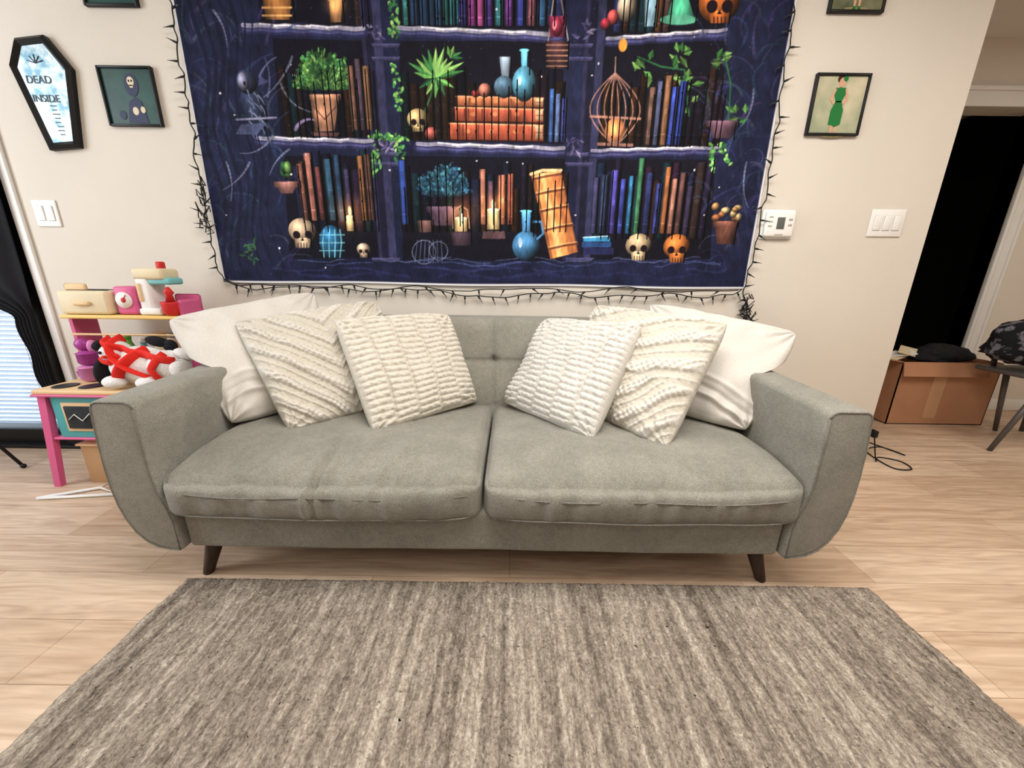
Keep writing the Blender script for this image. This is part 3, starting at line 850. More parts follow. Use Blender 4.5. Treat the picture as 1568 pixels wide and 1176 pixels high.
def hbook(x0, x1, y0, y1, col):
    poly([(x0, y0), (x1, y0 + 3), (x1, y1 + 2), (x0, y1)], col, 'v')
    poly([(x1 - 12, y0 + 5), (x1 - 1, y0 + 5), (x1 - 1, y1 - 1), (x1 - 12, y1 - 2)], rgb(226, 180, 140), 'v')
    stroke([(x1 - 11, (y0 + y1) / 2 + 2), (x1 - 1, (y0 + y1) / 2 + 2)], 1, col * .6)
    for t in (.10, .14, .30, .62, .78):
        x = x0 + (x1 - x0) * t; poly([(x, y0), (x + 2.5, y0), (x + 2.5, y1), (x, y1)], col * .55)
    for t in (.2, .45, .7):
        ellp(x0 + (x1 - x0) * t, (y0 + y1) / 2, 4, 3, rgb(236, 160, 96), alpha=.6)
    stroke([(x0, y0 + 1), (x1, y0 + 4)], 1.5, rgb(240, 180, 130), .9); stroke([(x0, y1), (x1, y1 + 2)], 1.5, col * .3)
hbook(699, 831, 149, 165, rgb(214, 126, 86)); hbook(697, 831, 166, 188, rgb(200, 98, 72)); hbook(688, 831, 190, 216, rgb(208, 100, 72))
ellp(742, 141, 9, 9, rgb(214, 130, 110), True); ellp(728, 146, 6, 5, rgb(170, 60, 60), True)
def vase(cx, yt, yb, w, neck, col):
    yn = yt + (yb - yt) * .45
    poly([(cx - neck, yt), (cx + neck, yt), (cx + neck * .8, yn), (cx + neck * 1.6, yn + 6), (cx - neck * 1.6, yn + 6), (cx - neck * .8, yn)], col, 'cyl')
    ellp(cx, (yn + yb) / 2 + 2, w, (yb - yn) / 2 + 3, col, True); ellp(cx, yt, neck * 1.5, 2, col * 1.3)
    ellp(cx - w * .4, (yn + yb) / 2 - 3, w * .15, w * .35, rgb(235, 245, 250), alpha=.8)
poly([(764, 90), (782, 90), (778, 122), (768, 122)], rgb(165, 185, 205), 'cyl'); ellp(771, 136, 14, 14, rgb(110, 150, 180), True)
vase(802, 80, 148, 17, 5, rgb(105, 182, 215))
vase(805, 324, 394, 22, 7, rgb(92, 162, 220)); stroke([(815, 340), (828, 340), (831, 358), (822, 366)], 3, rgb(80, 140, 190))
for i in range(3): book(838 + i * 9, 219, 8, 66 - i * 6, [rgb(60, 90, 150), rgb(90, 110, 160), rgb(54, 60, 120)][i])
stroke([(848, -10), (838, 68)], 1.5, rgb(170, 150, 150)); stroke([(856, -10), (869, 66)], 1.5, rgb(170, 150, 150))
poly([(834, 66), (870, 66), (867, 108), (838, 108)], rgb(70, 44, 50), 'cyl')
for yy in (72, 80, 88, 96, 104): stroke([(836, yy), (868, yy)], 1.5, rgb(190, 140, 110), .8)
poly([(838, 28), (866, 28), (862, 60), (842, 60)], rgb(150, 50, 90), 'cyl'); ellp(852, 44, 8, 12, rgb(190, 60, 90), True); ellp(848, 42, 3, 6, rgb(240, 150, 160))
ellp(940, 203, 15, 18, rgb(240, 150, 90), True); glow(940, 203, 12, rgb(255, 150, 80), .5)
for k in np.linspace(-1, 1, 8):
    stroke([(940 + k * 38 * math.sin(t), 114 + 112 * (t / math.pi)) for t in np.linspace(0.02, math.pi * .98, 14)], 1.5, rgb(186, 134, 116), .85)
stroke([(903, 180), (978, 184)], 3, rgb(186, 134, 116)); stroke([(915, 222), (966, 224)], 4, rgb(150, 106, 96)); stroke([(941, 90), (940, 116)], 1.5, rgb(170, 134, 124))
for i, c in enumerate((rgb(104, 78, 68), rgb(78, 82, 116), rgb(130, 92, 68), rgb(56, 72, 160), rgb(40, 56, 132))): book(984 + i * 11, 224, 10, 72 + 7 * (i % 3), c)
poly([(404, -6), (450, -6), (446, 34), (410, 34)], rgb(176, 118, 66), 'cyl')
for yy in (2, 16, 28): stroke([(405, yy), (449, yy)], 2, rgb(226, 170, 104))
pot(516, 0, 38, 10, 8, rgb(180, 130, 90)); glow(516, 8, 12, rgb(255, 180, 90), .5)
poly([(985, -5), (1003, -5), (1003, 44), (985, 44)], rgb(150, 190, 210), 'cyl'); ellp(958, 14, 13, 18, rgb(245, 220, 190), True); ellp(937, 30, 8, 9, rgb(220, 90, 90), True); ellp(925, 40, 7, 7, rgb(190, 60, 80), True)
poly([(1028, -2), (1050, -2), (1062, 40), (1016, 40)], rgb(86, 190, 150), 'cyl'); ellp(1036, 34, 26, 6, rgb(90, 170, 140))
ellp(952, 72, 6, 8, rgb(220, 150, 60))
for i in range(4): ellp(437 + (i % 2) * 6, 264 - 6 * (i // 2), 6, 9, GR[i], True)
pot(441, 282, 297, 17, 9, rgb(130, 90, 84))
for i, (x, w, h, c) in enumerate(((466, 10, 78, rgb(124, 80, 68)), (478, 12, 92, rgb(158, 102, 90)), (492, 9, 74, rgb(100, 56, 56)), (506, 13, 84, rgb(46, 76, 98)), (521, 10, 90, rgb(38, 60, 86)), (534, 9, 70, rgb(54, 46, 80)), (556, 9, 88, rgb(132, 88, 60)), (566, 10, 90, rgb(88, 60, 52)), (616, 12, 88, rgb(48, 70, 140)), (735, 10, 76, rgb(160, 106, 90)), (747, 9, 60, rgb(88, 64, 88)), (762, 12, 68, rgb(172, 106, 84)), (776, 10, 70, rgb(146, 80, 66)))):
    book(x, 338 if x < 600 else 344, w, h, c, 0, 3)
bush(681, 298, 40, 46, 300, [rgb(46, 96, 130), rgb(36, 72, 114), rgb(62, 124, 150), rgb(80, 144, 160)], (680, 310))
pot(680, 320, 346, 24, 16, rgb(86, 66, 84))
def candle(cx, yt, yb, w):
    glow(cx, yt - 6, 20, rgb(255, 150, 60), .45)
    poly([(cx - w, yt), (cx + w, yt), (cx + w, yb), (cx - w, yb)], rgb(255, 216, 156), 'cyl'); ellp(cx, yt, w, 2.5, rgb(255, 240, 200))
    ellp(cx, yt - 8, 3, 8, rgb(255, 236, 170)); ellp(cx, yt - 6, 1.6, 4, rgb(255, 255, 245))
candle(537, 332, 354, 6); candle(706, 335, 355, 10); candle(755, 322, 352, 10)
stroke([(694, 350), (697, 322), (706, 316), (716, 322), (719, 350)], 1.5, rgb(190, 150, 120)); poly([(690, 356), (722, 356), (720, 376), (694, 376)], rgb(70, 54, 66), 'cyl')
poly([(640, 338), (664, 338), (662, 356), (642, 356)], rgb(110, 80, 76), 'cyl'); poly([(740, 354), (772, 354), (774, 366), (738, 366)], rgb(90, 66, 70))
poly([(812, 268), (858, 262), (884, 386), (842, 397)], rgb(150, 88, 54))
poly([(818, 268), (842, 264), (870, 390), (846, 396)], rgb(232, 152, 88)); poly([(826, 267), (833, 266), (860, 392), (852, 394)], rgb(250, 186, 120))
poly([(842, 264), (856, 262), (882, 386), (870, 390)], rgb(196, 118, 70))
for t in (.06, .24, .44, .66, .88):
    xa, ya = 813 + 31 * t, 268 + 129 * t; stroke([(xa, ya), (xa + 22, ya - 5), (xa + 43, ya - 8)], 3, rgb(104, 56, 40), .9); stroke([(xa, ya - 3), (xa + 22, ya - 8), (xa + 42, ya - 11)], 1.2, rgb(250, 200, 140), .8)
stroke([(812, 268), (830, 262), (858, 262)], 4, rgb(250, 206, 150))
ellp(510, 372, 20, 26, rgb(50, 120, 170), True)
for k in (-12, -4, 4, 12): stroke([(510 + k, 352), (510 + k * 1.2, 372), (510 + k, 394)], 1.5, rgb(130, 205, 225), .9)
for yy in (360, 372, 384): stroke([(491, yy), (529, yy)], 1.5, rgb(130, 205, 225), .8)
for (cx_, cy_, r_) in ((650, 386, 18), (672, 384, 14)):
    for t0 in range(18): stroke([(cx_ + r_ * math.cos(t0 * .35), cy_ + r_ * math.sin(t0 * .35)), (cx_ + r_ * math.cos(t0 * .35 + .35), cy_ + r_ * math.sin(t0 * .35 + .35))], 1.2, rgb(130, 140, 170), .7)
for i in range(7): stroke([(640 + i * 6, 368), (636 + i * 7, 402)], 1.3, rgb(110, 120, 160), .6)
hb = ((892, 932, 364, 370, rgb(60, 140, 190)), (890, 934, 371, 379, rgb(40, 70, 120)), (894, 938, 380, 390, rgb(36, 40, 80)))
for x0, x1, y0, y1, c in hb: poly([(x0, y0), (x1, y0), (x1, y1), (x0, y1)], c)
stroke([(892, 364), (930, 362)], 2, rgb(170, 220, 235))
for i, (x, w, h, c) in enumerate(((902, 9, 78, rgb(62, 60, 96)), (913, 12, 82, rgb(48, 56, 86)), (928, 11, 88, rgb(80, 72, 160)), (941, 10, 76, rgb(54, 62, 138)), (954, 8, 80, rgb(46, 104, 146)), (966, 9, 104, rgb(60, 112, 80)), (978, 12, 84, rgb(40, 46, 88)), (994, 10, 70, rgb(54, 62, 130)), (1006, 9, 92, rgb(156, 96, 60)), (1017, 9, 76, rgb(164, 112, 96)), (1028, 9, 84, rgb(92, 62, 62)), (1040, 10, 66, rgb(54, 46, 72)))):
    book(x, 358, w, h, c, 0, 2)
pot(1108, 342, 374, 17, 13, rgb(104, 66, 56))
for k in range(9): ellp(1096 + R_.uniform(-4, 32), 324 + R_.uniform(-10, 10), R_.uniform(5, 8), R_.uniform(4, 6), R_.choice((rgb(224, 170, 110), rgb(190, 120, 80), rgb(240, 210, 150))), True)
for (cx_, cy_) in ((580, 50), (893, 48), (880, 222), (590, 225)):
    for k in range(12): leaf(cx_ + R_.uniform(-10, 10), cy_ + R_.uniform(-8, 12), R_.uniform(8, 15), R_.uniform(0, 6.28), 3.5, R_.choice((rgb(86, 80, 120), rgb(60, 56, 92), rgb(124, 114, 150))))
ivy([(585, 208), (600, 214), (618, 218)], 14)
for k in range(14): leaf(385 + R_.uniform(-14, 10), 385 + R_.uniform(-14, 14), 10, R_.uniform(0, 6.28), 3, rgb(50, 84, 62))
curl(455, 200, 36, -1.2, 5, rgb(140, 120, 160), .2)
for (x, y) in ((448, 102), (452, 118), (705, 35), (828, 120), (905, 118), (915, 100), (340, 145), (362, 178), (350, 330), (448, 268), (470, 238), (1098, 288), (1060, 60), (760, 18), (968, 60), (776, 250), (800, 252), (598, 262), (1075, 330), (430, 380), (730, 248), (1060, 262), (880, 330), (500, 410)):
    ellp(x, y, R_.uniform(1, 2), R_.uniform(1, 2), rgb(235, 235, 245))
for _ in range(160): ellp(R_.uniform(300, 1190), R_.uniform(0, 425), .8, .8, rgb(150, 150, 190), alpha=.6)
mod = 1 + .10 * sn(gx / W * 2.6, gy / W * 2.6, 60, 400) + .07 * sn(gx / W * 2.6 * 2, gy / W * 2.6 * .6, 150, 401)
cv *= np.clip(mod, .6, 1.35)[..., None]
bw = int(.010 / d)
cv[:bw] = rgb(228, 228, 232); cv[:, :int(.006 / d)] = rgb(222, 222, 228); cv[:, -int(.010 / d):] = rgb(222, 222, 228)
cv = np.clip(cv, 0, 1)
small = cv.reshape(H // 2, 2, W // 2, 2, 3).mean((1, 3))
hh_, ww_ = small.shape[:2]
linc = np.where(small <= .04045, small / 12.92, ((small + .055) / 1.055) ** 2.4)
Xg, Zg = np.meshgrid(np.linspace(TX0, TX1, ww_), np.linspace(TZ0, TZ1, hh_))
Yg = -0.012 + 0.0028 * sn(Xg, Zg * .5, 7, 300) + 0.0012 * np.exp(-((Xg + .14) / .006) ** 2) + 0.0012 * np.exp(-((Xg + .8) / .006) ** 2) - 0.0015 * np.exp(-((Zg - 1.6) / .006) ** 2)
Zg = Zg + 0.003 * np.sin(Xg * 6) * np.exp(-(Zg - TZ0) / .1)
V = np.stack([Xg, Yg, Zg], -1).reshape(-1, 3)
idx = np.arange(hh_ * ww_).reshape(hh_, ww_)
F = np.stack([idx[:-1, :-1], idx[:-1, 1:], idx[1:, 1:], idx[1:, :-1]], -1).reshape(-1, 4)
me = bpy.data.meshes.new('tapestry')
me.vertices.add(len(V)); me.vertices.foreach_set('co', V.astype(np.float32).ravel())
me.loops.add(F.size); me.loops.foreach_set('vertex_index', F.astype(np.int32).ravel())
me.polygons.add(len(F)); me.polygons.foreach_set('loop_start', np.arange(0, F.size, 4, dtype=np.int32))
me.polygons.foreach_set('loop_total', np.full(len(F), 4, dtype=np.int32))
me.update(calc_edges=True); me.polygons.foreach_set('use_smooth', np.ones(len(F), bool))
ca = me.color_attributes.new('print', 'FLOAT_COLOR', 'POINT')
ca.data.foreach_set('color', np.concatenate([linc.reshape(-1, 3), np.ones((len(V), 1))], 1).astype(np.float32).ravel())
m = bpy.data.materials.new('tapestry_print'); m.use_nodes = True
nt = m.node_tree; bs = nt.nodes['Principled BSDF']
at = nt.nodes.new('ShaderNodeAttribute'); at.attribute_name = 'print'
nt.links.new(at.outputs['Color'], bs.inputs['Base Color']); bs.inputs['Roughness'].default_value = .75; bs.inputs['Specular IOR Level'].default_value = .15
me.materials.append(m)
o = bpy.data.objects.new('tapestry', me); COL.objects.link(o)

# ------------------------------------------------------------------ STRING LIGHTS around the tapestry
m_cord = M('cord_dark', (22, 24, 24), 0.6)
m_bulb = M('bulb_dark', (46, 42, 38), 0.25, spec=.6)
paths = [[(269, -60), (266, 0), (276, 40), (280, 90), (291, 130), (295, 165), (304, 205), (306, 250), (318, 290), (322, 330), (330, 365), (336, 400), (349, 432)],
         [(349, 432), (380, 437), (430, 435), (480, 440), (540, 437), (600, 443), (650, 442), (700, 450), (745, 455), (800, 452), (850, 446), (900, 454), (960, 453), (1020, 450), (1080, 455), (1118, 449), (1134, 443)],
         [(1212, -60), (1208, 0), (1207, 50), (1198, 90), (1190, 140), (1186, 190), (1176, 235), (1170, 290), (1160, 330), (1152, 380), (1143, 410), (1134, 440), (1137, 470), (1146, 492)],
         [(349, 430), (400, 444), (470, 436), (560, 446), (640, 438), (720, 446), (800, 440), (880, 446), (960, 440), (1040, 448), (1134, 442)]]
b = MB()
rs = random.Random(3)
for k, pth in enumerate(paths):
    w = [wm(*p) for p in pth]
    pts = []
    for i in range(len(w) - 1):
        for t in np.linspace(0, 1, 12, endpoint=False):
            pts.append((w[i][0] + (w[i + 1][0] - w[i][0]) * t, w[i][1] + (w[i + 1][1] - w[i][1]) * t))
    p3 = [(x + .005 * math.sin(i * .45), -0.027 + .003 * math.sin(i * .9), z + .005 * math.cos(i * .4)) for i, (x, z) in enumerate(pts)]
    b.tube(p3, 0.0026, m_cord, 6)
    acc = 0
    for i in range(1, len(p3)):
        acc += math.dist(p3[i], p3[i - 1])
        if acc > (0.058 if k != 3 else .12):
            acc = 0
            ang = {0: rs.choice((math.pi, math.pi, .3)) + rs.uniform(-.6, .6), 1: -math.pi / 2 + rs.uniform(-.7, .7), 2: rs.choice((0, 0, math.pi)) + rs.uniform(-.6, .6), 3: -math.pi / 2 + rs.uniform(-1.2, 1.2)}[k]
            dx, dz = math.cos(ang), math.sin(ang)
            p = Vector(p3[i]); q = p + Vector((dx * .016, -.002, dz * .016)); r = p + Vector((dx * .044, -.004, dz * .044))
            b.cone(p, q, .0044, .0042, m_cord, 8); b.cone(q, r, .0034, .0008, m_bulb, 8)
for (px, py, n) in ((321, 335, 12), (1137, 468, 14), (320, 300, 7), (1140, 490, 10)):
    cx_, cz_ = wm(px, py)
    for _ in range(n):
        p = Vector((cx_ + rs.uniform(-.02, .02), -.03 + rs.uniform(-.01, .004), cz_ + rs.uniform(-.045, .045)))
        a = rs.uniform(0, 6.28); q = p + Vector((math.cos(a) * .036, rs.uniform(-.01, .003), math.sin(a) * .036))
        b.cone(p, q, .0042, .001, m_bulb, 6)
        b.tube([p, p + Vector((rs.uniform(-.02, .02), -.004, rs.uniform(-.04, .04))), p + Vector((rs.uniform(-.02, .02), 0, rs.uniform(-.05, .05)))], .0024, m_cord, 5)
x0_, z0_ = wm(1146, 492)
b.tube([(x0_, -.03, z0_), (x0_ + .03, -.03, z0_ - .12), (x0_ + .05, -.03, z0_ - .3), (x0_ + .05, -.03, .3)], .003, m_cord, 6)
b.obj('string_lights', fix=False)

# ------------------------------------------------------------------ PICTURE FRAMES
def quad(px0, py0, px1, py1, px2, py2, px3, py3):
    return [wm(px0, py0), wm(px1, py1), wm(px2, py2), wm(px3, py3)]
def rectq(q):
    return (q[0][0] + q[3][0]) / 2, (q[1][0] + q[2][0]) / 2, (q[2][1] + q[3][1]) / 2, (q[0][1] + q[1][1]) / 2
m_pg = M('print_green', (14, 50, 46), .35, vscale=9, rgb2=(30, 74, 66))
m_pb = M('print_sage', (150, 158, 128), .5, vscale=7, rgb2=(206, 196, 166))
m_bone = M('print_bone', (214, 200, 170), .5)
m_dress = M('print_dress', (24, 112, 52), .5)
m_skin = M('print_skin', (206, 160, 130), .5)
m_hair = M('print_hair', (60, 32, 20), .5)
m_navy = M('print_navy', (40, 44, 76), .5)
m_gold = M('frame_inner_gold', (150, 130, 90), .4)
def frame(x0, x1, z0, z1, bw, mpic, art=None):
    b = MB()
    y = -0.018
    b.box(x0, x0 + bw, y, -0.001, z0, z1, m_black, .002); b.box(x1 - bw, x1, y, -0.001, z0, z1, m_black, .002)
    b.box(x0 + bw, x1 - bw, y, -0.001, z0, z0 + bw, m_black, .002); b.box(x0 + bw, x1 - bw, y, -0.001, z1 - bw, z1, m_black, .002)
    b.box(x0 + bw * .8, x1 - bw * .8, -0.010, -0.002, z0 + bw * .8, z1 - bw * .8, mpic)
    if art: art(b, (x0 + x1) / 2, (z0 + z1) / 2, (x1 - x0), (z1 - z0))
    return b.obj('picture_frame')
def disc(b, cx, cz, rx, rz, mat, y=-.0115, n=20):
    b.prism([(cx + rx * math.cos(2 * math.pi * i / n), cz + rz * math.sin(2 * math.pi * i / n)) for i in range(n)], y, -.0095, mat)
def art_green(b, cx, cz, w, h):
    disc(b, cx + .015, cz + .045, .030, .044, m_navy); disc(b, cx + .015, cz + .058, .015, .018, m_bone, -.0125); b.prism([(cx + .006, cz + .045), (cx + .024, cz + .045), (cx + .021, cz + .034), (cx + .009, cz + .034)], -.0125, -.01, m_bone)
    b.prism([(cx - .03, cz - .10), (cx + .06, cz - .10), (cx + .045, cz - .02), (cx + .02, cz + .0), (cx - .01, cz - .02)], -.0118, -.0095, m_navy)
    disc(b, cx + .012, cz - .055, .013, .016, m_bone, -.0125); disc(b, cx - .05, cz - .07, .015, .018, m_navy, -.012); disc(b, cx + .045, cz - .05, .010, .013, m_bone, -.0125)
    disc(b, cx + .009, cz + .060, .0035, .005, m_blackm, -.013, 8); disc(b, cx + .021, cz + .060, .0035, .005, m_blackm, -.013, 8)
def art_lady(b, cx, cz, w, h):
    disc(b, cx, cz + .085, .014, .018, m_skin, -.0125); disc(b, cx - .004, cz + .098, .018, .016, m_hair, -.012); disc(b, cx + .012, cz + .10, .010, .012, m_dress, -.0128)
    b.prism([(cx - .022, cz + .065), (cx + .022, cz + .065), (cx + .026, cz + .045), (cx + .012, cz + .01), (cx - .012, cz + .01), (cx - .026, cz + .045)], -.0122, -.0095, m_dress)
    b.prism([(cx - .012, cz + .015), (cx + .012, cz + .015), (cx + .028, cz - .02), (cx + .026, cz - .075), (cx + .006, cz - .085), (cx - .026, cz - .075), (cx - .026, cz - .02)], -.0122, -.0095, m_dress)
    for s in (-1, 1):
        b.prism([(cx + s * .018, cz + .062), (cx + s * .028, cz + .058), (cx + s * .040, cz + .02), (cx + s * .022, cz + .0), (cx + s * .018, cz + .008), (cx + s * .030, cz + .022)], -.0128, -.0095, m_skin)
        b.prism([(cx + s * .016, cz - .075), (cx + s * .004, cz - .075), (cx + s * .006, cz - .115), (cx + s * .013, cz - .115)], -.012, -.0095, m_skin)
        b.prism([(cx + s * .004, cz - .112), (cx + s * .014, cz - .112), (cx + s * .018, cz - .122), (cx + s * .004, cz - .122)], -.0128, -.0095, m_dress)
    disc(b, cx, cz - .12, .05, .006, m_gold, -.0115)
x0, x1, z0, z1 = rectq(quad(151, 103, 236, 103, 252, 195, 174, 195)); frame(x0, x1, z0, z1, .009, m_pg, art_green)
x0, x1, z0, z1 = rectq(quad(1247, 114, 1330, 114, 1311, 209, 1231, 209)); frame(x0, x1, z0, z1, .010, m_pb, art_lady)
xb0, zb = wm(135, 12); xb1, _ = wm(216, 12); frame(xb0, xb1, zb, zb + .27, .010, m_pg, art_green)
xb0, zb = wm(1264, 22); xb1, _ = wm(1347, 26); frame(xb0, xb1, zb, zb + .27, .010, M('print_dark_sage', (60, 74, 52), .5, vscale=14, rgb2=(120, 120, 90)), art_lady)
m_mir = M('mirror_silver', (96, 140, 158), .3, vscale=26, rgb2=(206, 214, 214), metal=.2)
cof = [wm(31, 62), wm(74, 57), wm(116, 108), wm(129, 228), wm(84, 232), wm(23, 104)]
cc = (sum(p[0] for p in cof) / 6, sum(p[1] for p in cof) / 6)
def off(pl, dd):
    n = len(pl); out = []
    ar = sum(pl[i][0] * pl[(i + 1) % n][1] - pl[(i + 1) % n][0] * pl[i][1] for i in range(n)); sg = 1 if ar > 0 else -1
    for i in range(n):
        p0, p1, p2 = Vector(pl[i - 1]), Vector(pl[i]), Vector(pl[(i + 1) % n])
        e1 = (p1 - p0).normalized(); e2 = (p2 - p1).normalized()
        n1 = Vector((-e1.y, e1.x)) * sg; n2 = Vector((-e2.y, e2.x)) * sg
        bis = (n1 + n2).normalized(); out.append(tuple(p1 + bis * (dd / max(.3, bis.dot(n1)))))
    return out
inn = off(cof, .030); mid = off(cof, .013)
b = MB()
n = 6
vs = [(x, -.001, z) for x, z in cof] + [(x, -.02, z) for x, z in cof] + [(x, -.032, z) for x, z in mid] + [(x, -.016, z) for x, z in inn]
fs = []
for r_ in range(3):
    for i in range(n):
        j = (i + 1) % n; fs.append([r_ * n + i, r_ * n + j, (r_ + 1) * n + j, (r_ + 1) * n + i])
fs.append(list(range(n)))
b.add(vs, fs, m_black, False)
b.prism(off(cof, .028), -.017, -.012, m_mir)
m_eng = M('mirror_engraving', (60, 82, 96), .4)
zt = max(p[1] for p in inn); zb_ = min(p[1] for p in inn)
cfr = empty('coffin_mirror')
b.obj('mirror_body', cfr)
for txt, dz, sz, xo in (('DEAD', .105, .042, -.022), ('INSIDE', .175, .040, -.012)):
    cu = bpy.data.curves.new('engraving', 'FONT'); cu.body = txt; cu.size = sz; cu.align_x = 'CENTER'; cu.extrude = .0008
    o = bpy.data.objects.new('engraving_' + txt.lower(), cu); COL.objects.link(o); o.rotation_euler = (math.pi / 2, 0, 0)
    o.location = (cc[0] + xo, -.0185, zt - dz - .04); cu.materials.append(m_eng); o.parent = cfr
b = MB()
for k in range(9):
    zz = zb_ + .03 + k * .016
    b.box(cc[0] - .012 + .02 - .004 * (k % 2) - .0012 * k, cc[0] + .028 + .004 * (k % 3) - .0012 * k, -.0185, -.017, zz, zz + .004, m_eng)
for k in range(5):
    a = math.pi * (k + .5) / 5; b.tube([(cc[0] - .016, -.018, zt - .07), (cc[0] - .016 + .036 * math.cos(a), -.018, zt - .07 + .032 * math.sin(a))], .002, m_eng, 5)
b.obj('engraving_ornament', cfr)

# ------------------------------------------------------------------ switches, thermostat, vent
m_plate = M('switch_white', (236, 234, 230), .35)
m_gap = M('switch_gap', (170, 166, 160), .5)
def switch(px, py, w, h, gangs):
    x, z = wm(px, py); b = MB()
    b.box(x - w / 2, x + w / 2, -.007, -.0005, z - h / 2, z + h / 2, m_plate, .003)
    for g in range(gangs):
        gx_ = x + (g - (gangs - 1) / 2) * .046
        b.box(gx_ - .0175, gx_ + .0175, -.0078, -.003, z - .034, z + .034, m_gap)
        b.box(gx_ - .0165, gx_ + .0165, -.0115, -.003, z - .0325, z + .0325, m_plate, .002, rot=Rx(.05))
    return b.obj('light_switch')
switch(73, 327, .115, .118, 2); switch(1356, 342, .162, .122, 3)
x, z = wm(1189, 344)
b = MB()
b.box(x - .078, x + .078, -.008, -.0005, z - .066, z + .066, m_plate, .006)
b.box(x - .07, x + .07, -.028, -.006, z - .058, z + .058, m_plate, .010, 3)
b.box(x - .022, x + .024, -.0285, -.02, z - .028, z + .034, m_plate, .003)
b.box(x - .018, x + .020, -.0292, -.02, z - .024, z + .030, M('lcd_grey', (96, 98, 92), .3), .002)
for zz in (.02, -.005): b.box(x + .036, x + .056, -.0295, -.02, z + zz - .006, z + zz + .006, m_gap, .003)
for zz in (.03, .01, -.01): b.box(x - .058, x - .038, -.029, -.02, z + zz - .004, z + zz + .004, m_gap, .002)
b.box(x - .02, x + .02, -.0285, -.02, z - .05, z - .045, m_gap)
b.obj('thermostat')
xa, z = wm(378, 475); xb, _ = wm(508, 478)
b = MB()
b.box(xa, xb, -.006, -.0005, z - .07, z + .022, m_trim, .002)
for k in range(5): b.box(xa + .015, xb - .015, -.010, -.004, z - .062 + k * .016, z - .055 + k * .016, m_trim, .001, rot=Rx(.5))
b.obj('air_vent')

# ------------------------------------------------------------------ TOY KITCHEN + toys
m_pink = M('toy_pink', (206, 92, 138), .45); m_wood = M('toy_wood', (218, 184, 138), .5, var=.06, vscale=6, stretch=(1, 8, 8))
m_teal = M('toy_teal', (72, 158, 160), .45); m_red = M('toy_red', (200, 44, 44), .5); m_white = M('toy_white', (230, 228, 224), .5)
m_purp = M('toy_purple', (160, 60, 140), .35); m_lpurp = M('toy_lilac', (206, 124, 178), .35); m_grn = M('toy_green', (110, 180, 80), .4)
m_cream = M('toy_cream', (218, 202, 168), .5, var=.05); m_mint = M('toy_mint', (120, 186, 186), .5); m_yel = M('toy_yellow', (228, 192, 114), .5)
m_chalk = M('chalkboard', (30, 34, 36), .7, var=.3, vscale=30)
m_tin = M('toy_tin', (150, 150, 150), .4, metal=.5)
kx0, kx1, ky0, ky1 = -2.085, -1.50, -.42, -.10
b = MB()
b.box(kx0, kx1, ky0, ky1, .462, .482, m_wood, .006)
b.box(kx0 - .004, kx1 + .004, ky0 - .004, ky1, .452, .463, m_pink, .004)
for xx, sl in ((kx0 + .02, -.07), (kx1 - .02, .03)):
    for yy in (ky0 + .03, ky1 - .03):
        b.add([(xx - .018, yy - .014, .455), (xx + .018, yy - .014, .455), (xx + .018, yy + .014, .455), (xx - .018, yy + .014, .455),
               (xx - .015 + sl, yy - .012, 0), (xx + .015 + sl, yy - .012, 0), (xx + .015 + sl, yy + .012, 0), (xx - .015 + sl, yy + .012, 0)],
              [[0, 1, 2, 3], [7, 6, 5, 4], [0, 4, 5, 1], [1, 5, 6, 2], [2, 6, 7, 3], [3, 7, 4, 0]], m_pink, False)
b.box(kx0 + .04, kx1 - .04, ky0 + .025, ky1 - .02, .25, .452, m_teal, .006)
b.box(kx0 + .09, kx0 + .27, ky0 + .018, ky0 + .028, .285, .42, m_wood, .003)
b.box(kx0 + .105, kx0 + .255, ky0 + .012, ky0 + .02, .30, .405, m_chalk, .002)
b.tube([(kx0 + .12, ky0 + .008, .345), (kx0 + .15, ky0 + .008, .37), (kx0 + .18, ky0 + .008, .34), (kx0 + .22, ky0 + .008, .375)], .002, m_white, 5)
b.box(kx0 + .0, kx1 - .0, ky0 + .02, ky1 - .02, .24, .252, m_pink, .004)
for xx in (kx0 + .08, kx0 + .20):
    b.lathe((xx, ky0 + .07, .482), [(.045, 0), (.045, .003), (.041, .004), (.03, .004)], M('burner', (40, 40, 44), .4), 20)
ux0, ux1 = -2.045, -1.50
b.prism([(ux0 + .005, .48), (ux0 + .021, .48), (ux0 + .021, .80), (ux0 + .013, .81), (ux0 + .005, .80)], ky1 - .13, ky1 - .02, m_pink)
xr_ = ux1 - .02
b.prism([(xr_, .48), (xr_ + .016, .48), (xr_ + .016, .85), (xr_ + .008, .86), (xr_, .85)], ky1 - .13, ky1 - .02, m_pink)
b.box(ux1 - .12, ux1 - .002, ky1 - .025, ky1 - .01, .79, .88, m_pink, .012, 3)
b.box(ux0, ux1, ky1 - .16, ky1, .772, .788, m_yel, .005)
b.box(ux0 + .02, ux1 - .02, ky1 - .012, ky1, .482, .60, m_lpurp, .003)
b.tube([(ux0 + .02, ky1 - .145, .70), (ux1 - .02, ky1 - .145, .70)], .005, m_wood, 8)
b.obj('toy_kitchen')
zs = .790; yk = -.175; tx = .075
b = MB()
b.box(-2.125 + tx, -1.90 + tx, yk - .07, yk + .06, zs, zs + .105, m_cream, .014, 3)
b.box(-2.10 + tx, -1.92 + tx, yk - .045, yk - .025, zs + .095, zs + .108, m_chalk, .003); b.box(-2.10 + tx, -1.92 + tx, yk + .01, yk + .03, zs + .095, zs + .108, m_chalk, .003)
b.box(-2.045 + tx, -1.975 + tx, yk - .082, yk - .068, zs + .04, zs + .058, m_wood, .005)
b.box(-2.11 + tx, -2.01 + tx, yk - .042, yk - .028, zs + .09, zs + .135, m_wood, .01, 3)
b.obj('toy_toaster')
b = MB()
